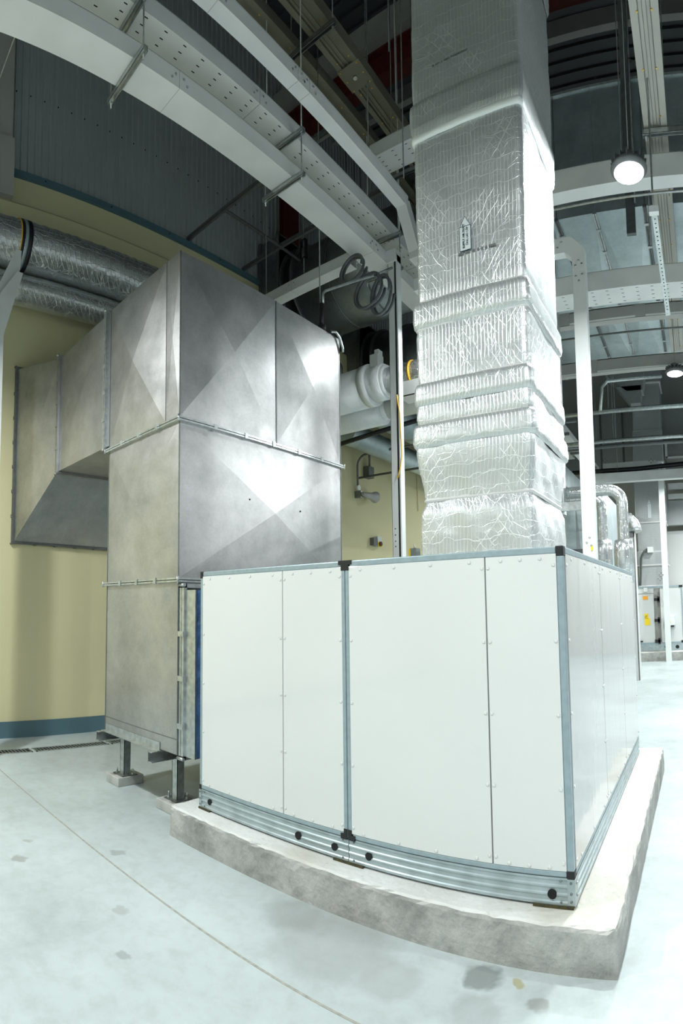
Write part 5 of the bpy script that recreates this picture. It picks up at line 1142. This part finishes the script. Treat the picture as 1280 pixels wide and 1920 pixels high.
lab(1205, 1117.5, 1214, 1124.5, 'orange'); l1 = lab(1208, 1150.5, 1215, 1160, 'yel'); l2 = lab(1208.8, 1159, 1218, 1172.5, 'yel'); lab(1191, 1151, 1195, 1156.5, 'yel'); lab(1190.5, 1118.5, 1192.5, 1121.5, 'yel')
a = at(1208.5, 1158, 1, FY); mb = MB(); mb.obox((a[0], FY - 0.016, a[2]), (a[0] + 0.07, FY - 0.016, a[2] + 0.06), 0.006, 0.022, (0, 1, 0)); mb.build('pictogram', 'ink', l1)
def onbox(px0, py0, px1, py1, d, m, name):
    a = at(px0, py1, 1, FY - d); b = at(px1, py0, 1, FY - d); mb = MB(); mb.box(a[0], b[0], FY - d, FY, a[2], b[2]); return mb.build(name, m, fu, bevel=0.01)
bx_ = onbox(1246.5, 1154, 1264.5, 1173, 0.14, 'white', 'isolator_box')
a = at(1252, 1167, 1, FY - 0.15); b = at(1258, 1167, 1, FY - 0.15); c = at(1255, 1161.5, 1, FY - 0.15)
mb = MB(); mb.prism([(a[0], a[2]), (b[0], b[2]), (c[0], c[2])], 1, FY - 0.150, FY - 0.14); mb.build('warning_triangle', 'yel', bx_)
onbox(1247.5, 1173, 1263, 1176, 0.12, 'black', 'cable_gland'); onbox(1206, 1102, 1213, 1110, 0.08, 'white', 'sensor_box')
pts = [at(x, y, 1, FY - 0.08) for (x, y) in ((1255, 1176), (1256, 1190), (1255, 1204), (1251, 1210), (1246, 1214))]
mb = MB(); mb.tube(pts, 0.035, 8); mb.build('cable', 'alu', fu)
# far upright trunking + frame
ft = thing('cable_trunking', 'slim white trunking post standing before the far unit', 'cable trunking', (-1.05, 14.9, 0))
a = at(1240, 1240, 2, 0.0)
xp0, xp1 = -1.13, -0.98; yP = 14.75
xp0 = at(1232.5, 880, 1, yP)[0]; xp1 = at(1243, 880, 1, yP)[0]; ztp = at(1235, 862, 1, yP)[2]; x2 = at(1130, 880, 1, yP)[0]
mb = MB(); mb.box(xp0, xp1, yP, yP + 0.12, 0, ztp - 0.35); mb.build('trunking_body', 'white', ft)
mb = MB(); mb.prism([(xp0, ztp - 0.35), (xp1, ztp - 0.35), (xp1, ztp - 0.2), (xp1 - 0.2, ztp), (x2, ztp), (x2, ztp - 0.16), (xp0 - 0.06, ztp - 0.16), (xp0, ztp - 0.24)], 1, yP, yP + 0.12); el = mb.build('elbow_run', 'tray', ft)
for (px, py) in ((1134, 864), (1220, 864), (1236, 880), (1237, 1085), (1239, 1078)):
    q = at(px, py, 1, yP)
    for (dx, dz) in ((-.05, 0), (.05, 0), (0, .05), (0, -.05)): bolt(q[0] + dx, yP, q[2] + dz, (0, -1, 0), el, 'bolt', 'steel', 0.014, 0.01)
zr = at(1180, 893, 1, 14.2)[2]
tf = trunk('white trunking crossing the far hall below the slim post elbow', 0, at(1115, 890, 1, 14.2)[0], 4.0, 14.2, 14.4, zr - 0.12, zr + 0.12, side=-1)
hang(tf, [(-2.0, 14.25, zr + 0.12), (1.5, 14.25, zr + 0.12)])
mb = MB(); q = at(1180, 880, 1, 14.3); mb.tube([(-3.2, 14.3, q[2] + 0.02), (-1.5, 14.3, q[2] + 0.0), (1.0, 14.3, q[2] + 0.12), (3, 14.3, q[2] + 0.1)], 0.06, 8); tag(mb.build('black_cable', 'black'), 'black cable lying along the far crossing trunking', 'cable')
# far foil ducts
fr_ = thing('insulated_riser_duct', 'far foil-insulated riser duct standing on the far unit', 'duct', (-1.3, 16.5, 2.0))
RY = 15.9
def rr(px0, px1, py0, py1, e=0.0, name='insulation_section', m='foilf'):
    a = at(px0, py1, 1, RY - e); b = at(px1, py0, 1, RY - e); mb = MB(); mb.box(a[0], b[0], RY - e, RY + 1.0 + e, a[2], b[2]); return mb.build(name, m, fr_, bevel=0.02)
xa_, xb_ = at(1194, 1000, 1, RY)[0], at(1247, 1000, 1, RY)[0]
zz = [fz1 + 0.035, at(1210, 1060, 1, RY)[2], at(1210, 1035, 1, RY)[2], at(1210, 980, 1, RY)[2], at(1210, 900, 1, RY)[2], at(1210, 868, 1, RY)[2], at(1210, 808, 1, RY)[2], at(1210, 718, 1, RY)[2], 9.5]
for i in range(len(zz) - 1):
    e = 0.03 if i % 2 else 0.0
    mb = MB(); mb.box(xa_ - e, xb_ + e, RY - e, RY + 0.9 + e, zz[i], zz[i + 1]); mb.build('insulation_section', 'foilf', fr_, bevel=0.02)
    mb = MB(); mb.box(xa_ - e - 0.012, xb_ + e + 0.012, RY - e - 0.012, RY + 0.9, zz[i] - 0.02, zz[i] + 0.02); mb.build('tape_band', 'tape', fr_)
q = at(1217, 955, 1, RY - .03); mb = MB(); mb.box(q[0] - 0.05, q[0] + 0.05, RY - 0.045, RY - 0.03, q[2] - 0.25, q[2] + 0.15); mb.prism([(q[0] - 0.05, q[2] + 0.16), (q[0] + 0.05, q[2] + 0.16), (q[0], q[2] + 0.28)], 1, RY - 0.045, RY - 0.03); mb.build('arrow_sticker', 'sticker', fr_)
sb = thing('duct_sensor', 'small white sensor box with black cable on the far riser', 'sensor', at(1220, 1030, 1, RY - 0.1))
q = at(1219, 1031, 1, RY - 0.1); mb = MB(); mb.box(q[0] - 0.08, q[0] + 0.08, RY - 0.2, RY - 0.05, q[2] - 0.08, q[2] + 0.08); mb.build('sensor_box', 'white', sb)
mb = MB(); mb.tube([at(x, y, 1, RY - 0.12) for (x, y) in ((1214, 1029), (1207, 1034), (1202, 1046), (1201, 1070), (1200, 1098))], 0.03, 8); mb.build('cable', 'steel', sb)
# wide foil duct crossing behind
wd = thing('insulated_duct', 'wide foil-insulated duct crossing the far hall', 'duct', (0, 17.5, 6))
z0 = at(1250, 872, 1, 17.2)[2]; z1 = at(1250, 768, 1, 17.2)[2]
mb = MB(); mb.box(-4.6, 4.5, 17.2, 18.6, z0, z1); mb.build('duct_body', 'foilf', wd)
for x in (-3.6, -2.9, -2.2, 0.6, 1.7): mb = MB(); mb.box(x - 0.03, x + 0.03, 17.17, 17.2, z0, z1); mb.build('seam', 'steel', wd)
hang(wd, [(-4.4, 17.9, z1), (4.0, 17.9, z1)])
wd2 = thing('insulated_duct', 'pale foil box duct hanging at the right edge, behind the far riser', 'duct', (0.2, 16.6, 4.5))
a = at(1248, 860, 1, 16.4); b = at(1300, 826, 1, 16.4)
mb = MB(); mb.box(a[0], b[0] + 1.5, 16.4, 17.1, a[2], b[2]); mb.build('duct_body', 'galv', wd2); hang(wd2, [(a[0] + 1.2, 16.7, b[2])])
mb = MB(); mb.box(a[0] - 0.02, a[0] + 0.05, 16.37, 16.4, a[2], b[2]); mb.box(a[0], b[0] + 1.5, 16.37, 16.4, a[2], a[2] + 0.05); mb.build('tape_band', 'tape', wd2)
for (py0, py1, y, m_, lb) in ((905, 918, 17.0, 'tray', 'white beam crossing at the right edge, upper of two'), (925, 934, 16.9, 'tray', 'white beam crossing at the right edge, lower of two'), (938, 985, 17.1, 'foilf', 'foil duct crossing at the right edge below the beams')):
    a = at(1252, py1, 1, y); b = at(1280, py0, 1, y); mb = MB(); mb.box(a[0], 4, y, y + 0.3, a[2], b[2]); tag(mb.build('crossing_beam' if m_ == 'tray' else 'crossing_duct', m_), lb, 'beam' if m_ == 'tray' else 'duct')
a = at(1250, 1097, 1, 17.0); b = at(1280, 992, 1, 17.0)
mb = MB(); mb.box(at(1248, 1000, 1, 17.4)[0], 5, 17.4, 17.6, 0.0, b[2]); tag(mb.build('white_partition', 'wallgrey'), 'bright white partition at the right edge behind the far unit', 'partition')
# diagonal looking long trunking / cable ladders under the roof deep in the hall
for (y, w1) in ((7.2, 'fourth'), (8.9, 'fifth'), (10.6, 'sixth'), (12.3, 'seventh')):
    trapeze('%s strut along the wide plain trunking, counted from the viewpoint' % w1, -3.66, -3.16, y, 5.598, 12.0, 'zincd', group='lower hangers of the stacked trunking')
# drooping connection pieces above the far small lamp
mb = MB(); z = at(1150, 742, 1, 15.5)[2]
for (px, py, w_, h_) in ((1172, 722, 0.55, 0.5), (1180, 745, 0.35, 0.5)):
    q = at(px, py, 1, 15.5); mb.prism([(q[0] - w_, q[2] + h_ / 2), (q[0] + w_, q[2] + h_ / 2), (q[0] + w_ * 0.9, q[2] - h_ / 2), (q[0] + w_ * 0.1, q[2] - h_ / 2)], 1, 15.3, 15.8)
tag(mb.build('duct_outlets', 'foilf'), 'two grey duct outlets tapering beside the far foil riser', 'duct outlet')

# rectangular foil duct and trays running deep into the hall beside the wall run
for (x0, x1, y0, y1, z0, z1, m_, nm, lb, ct) in (
    (-3.05, -2.55, 9.0, 16.0, 3.95, 4.35, 'galv2', 'galvanised_duct', 'low galvanised duct running deep into the hall, right of the riser', 'duct'),
    (-2.80, -2.55, 10.4, 15.5, 5.10, 5.22, 'tray', 'cable_tray', 'pale cable tray running deep into the hall beside the slim post elbow', 'cable tray'),
    (-4.60, -4.00, 11.6, 16.5, 5.0, 5.5, 'galv', 'galvanised_duct', 'bright galvanised duct deep in the hall left of the slim post elbow', 'duct')):
    r = thing(nm, lb, ct, ((x0 + x1) / 2, (y0 + y1) / 2, z0)); mb = MB(); mb.box(x0, x1, y0, y1, z0, z1); mb.build('body', m_, r)
    if z0 > 4.5: hang(r, [(x0 + 0.02, y0 + 1.0, z1), (x1 - 0.02, y1 - 1.0, z1)])
    else: hang(r, [((x0 + x1) / 2 - 0.1, y1 - 1.0, z1)], top=5.05)
    for k in range(4):
        y = y0 + 0.6 + 1.5 * k; mb = MB(); mb.box(x0 - 0.04, x1 + 0.04, y, y + 0.05, z0 - 0.05, z0); mb.build('support', 'steel', r)
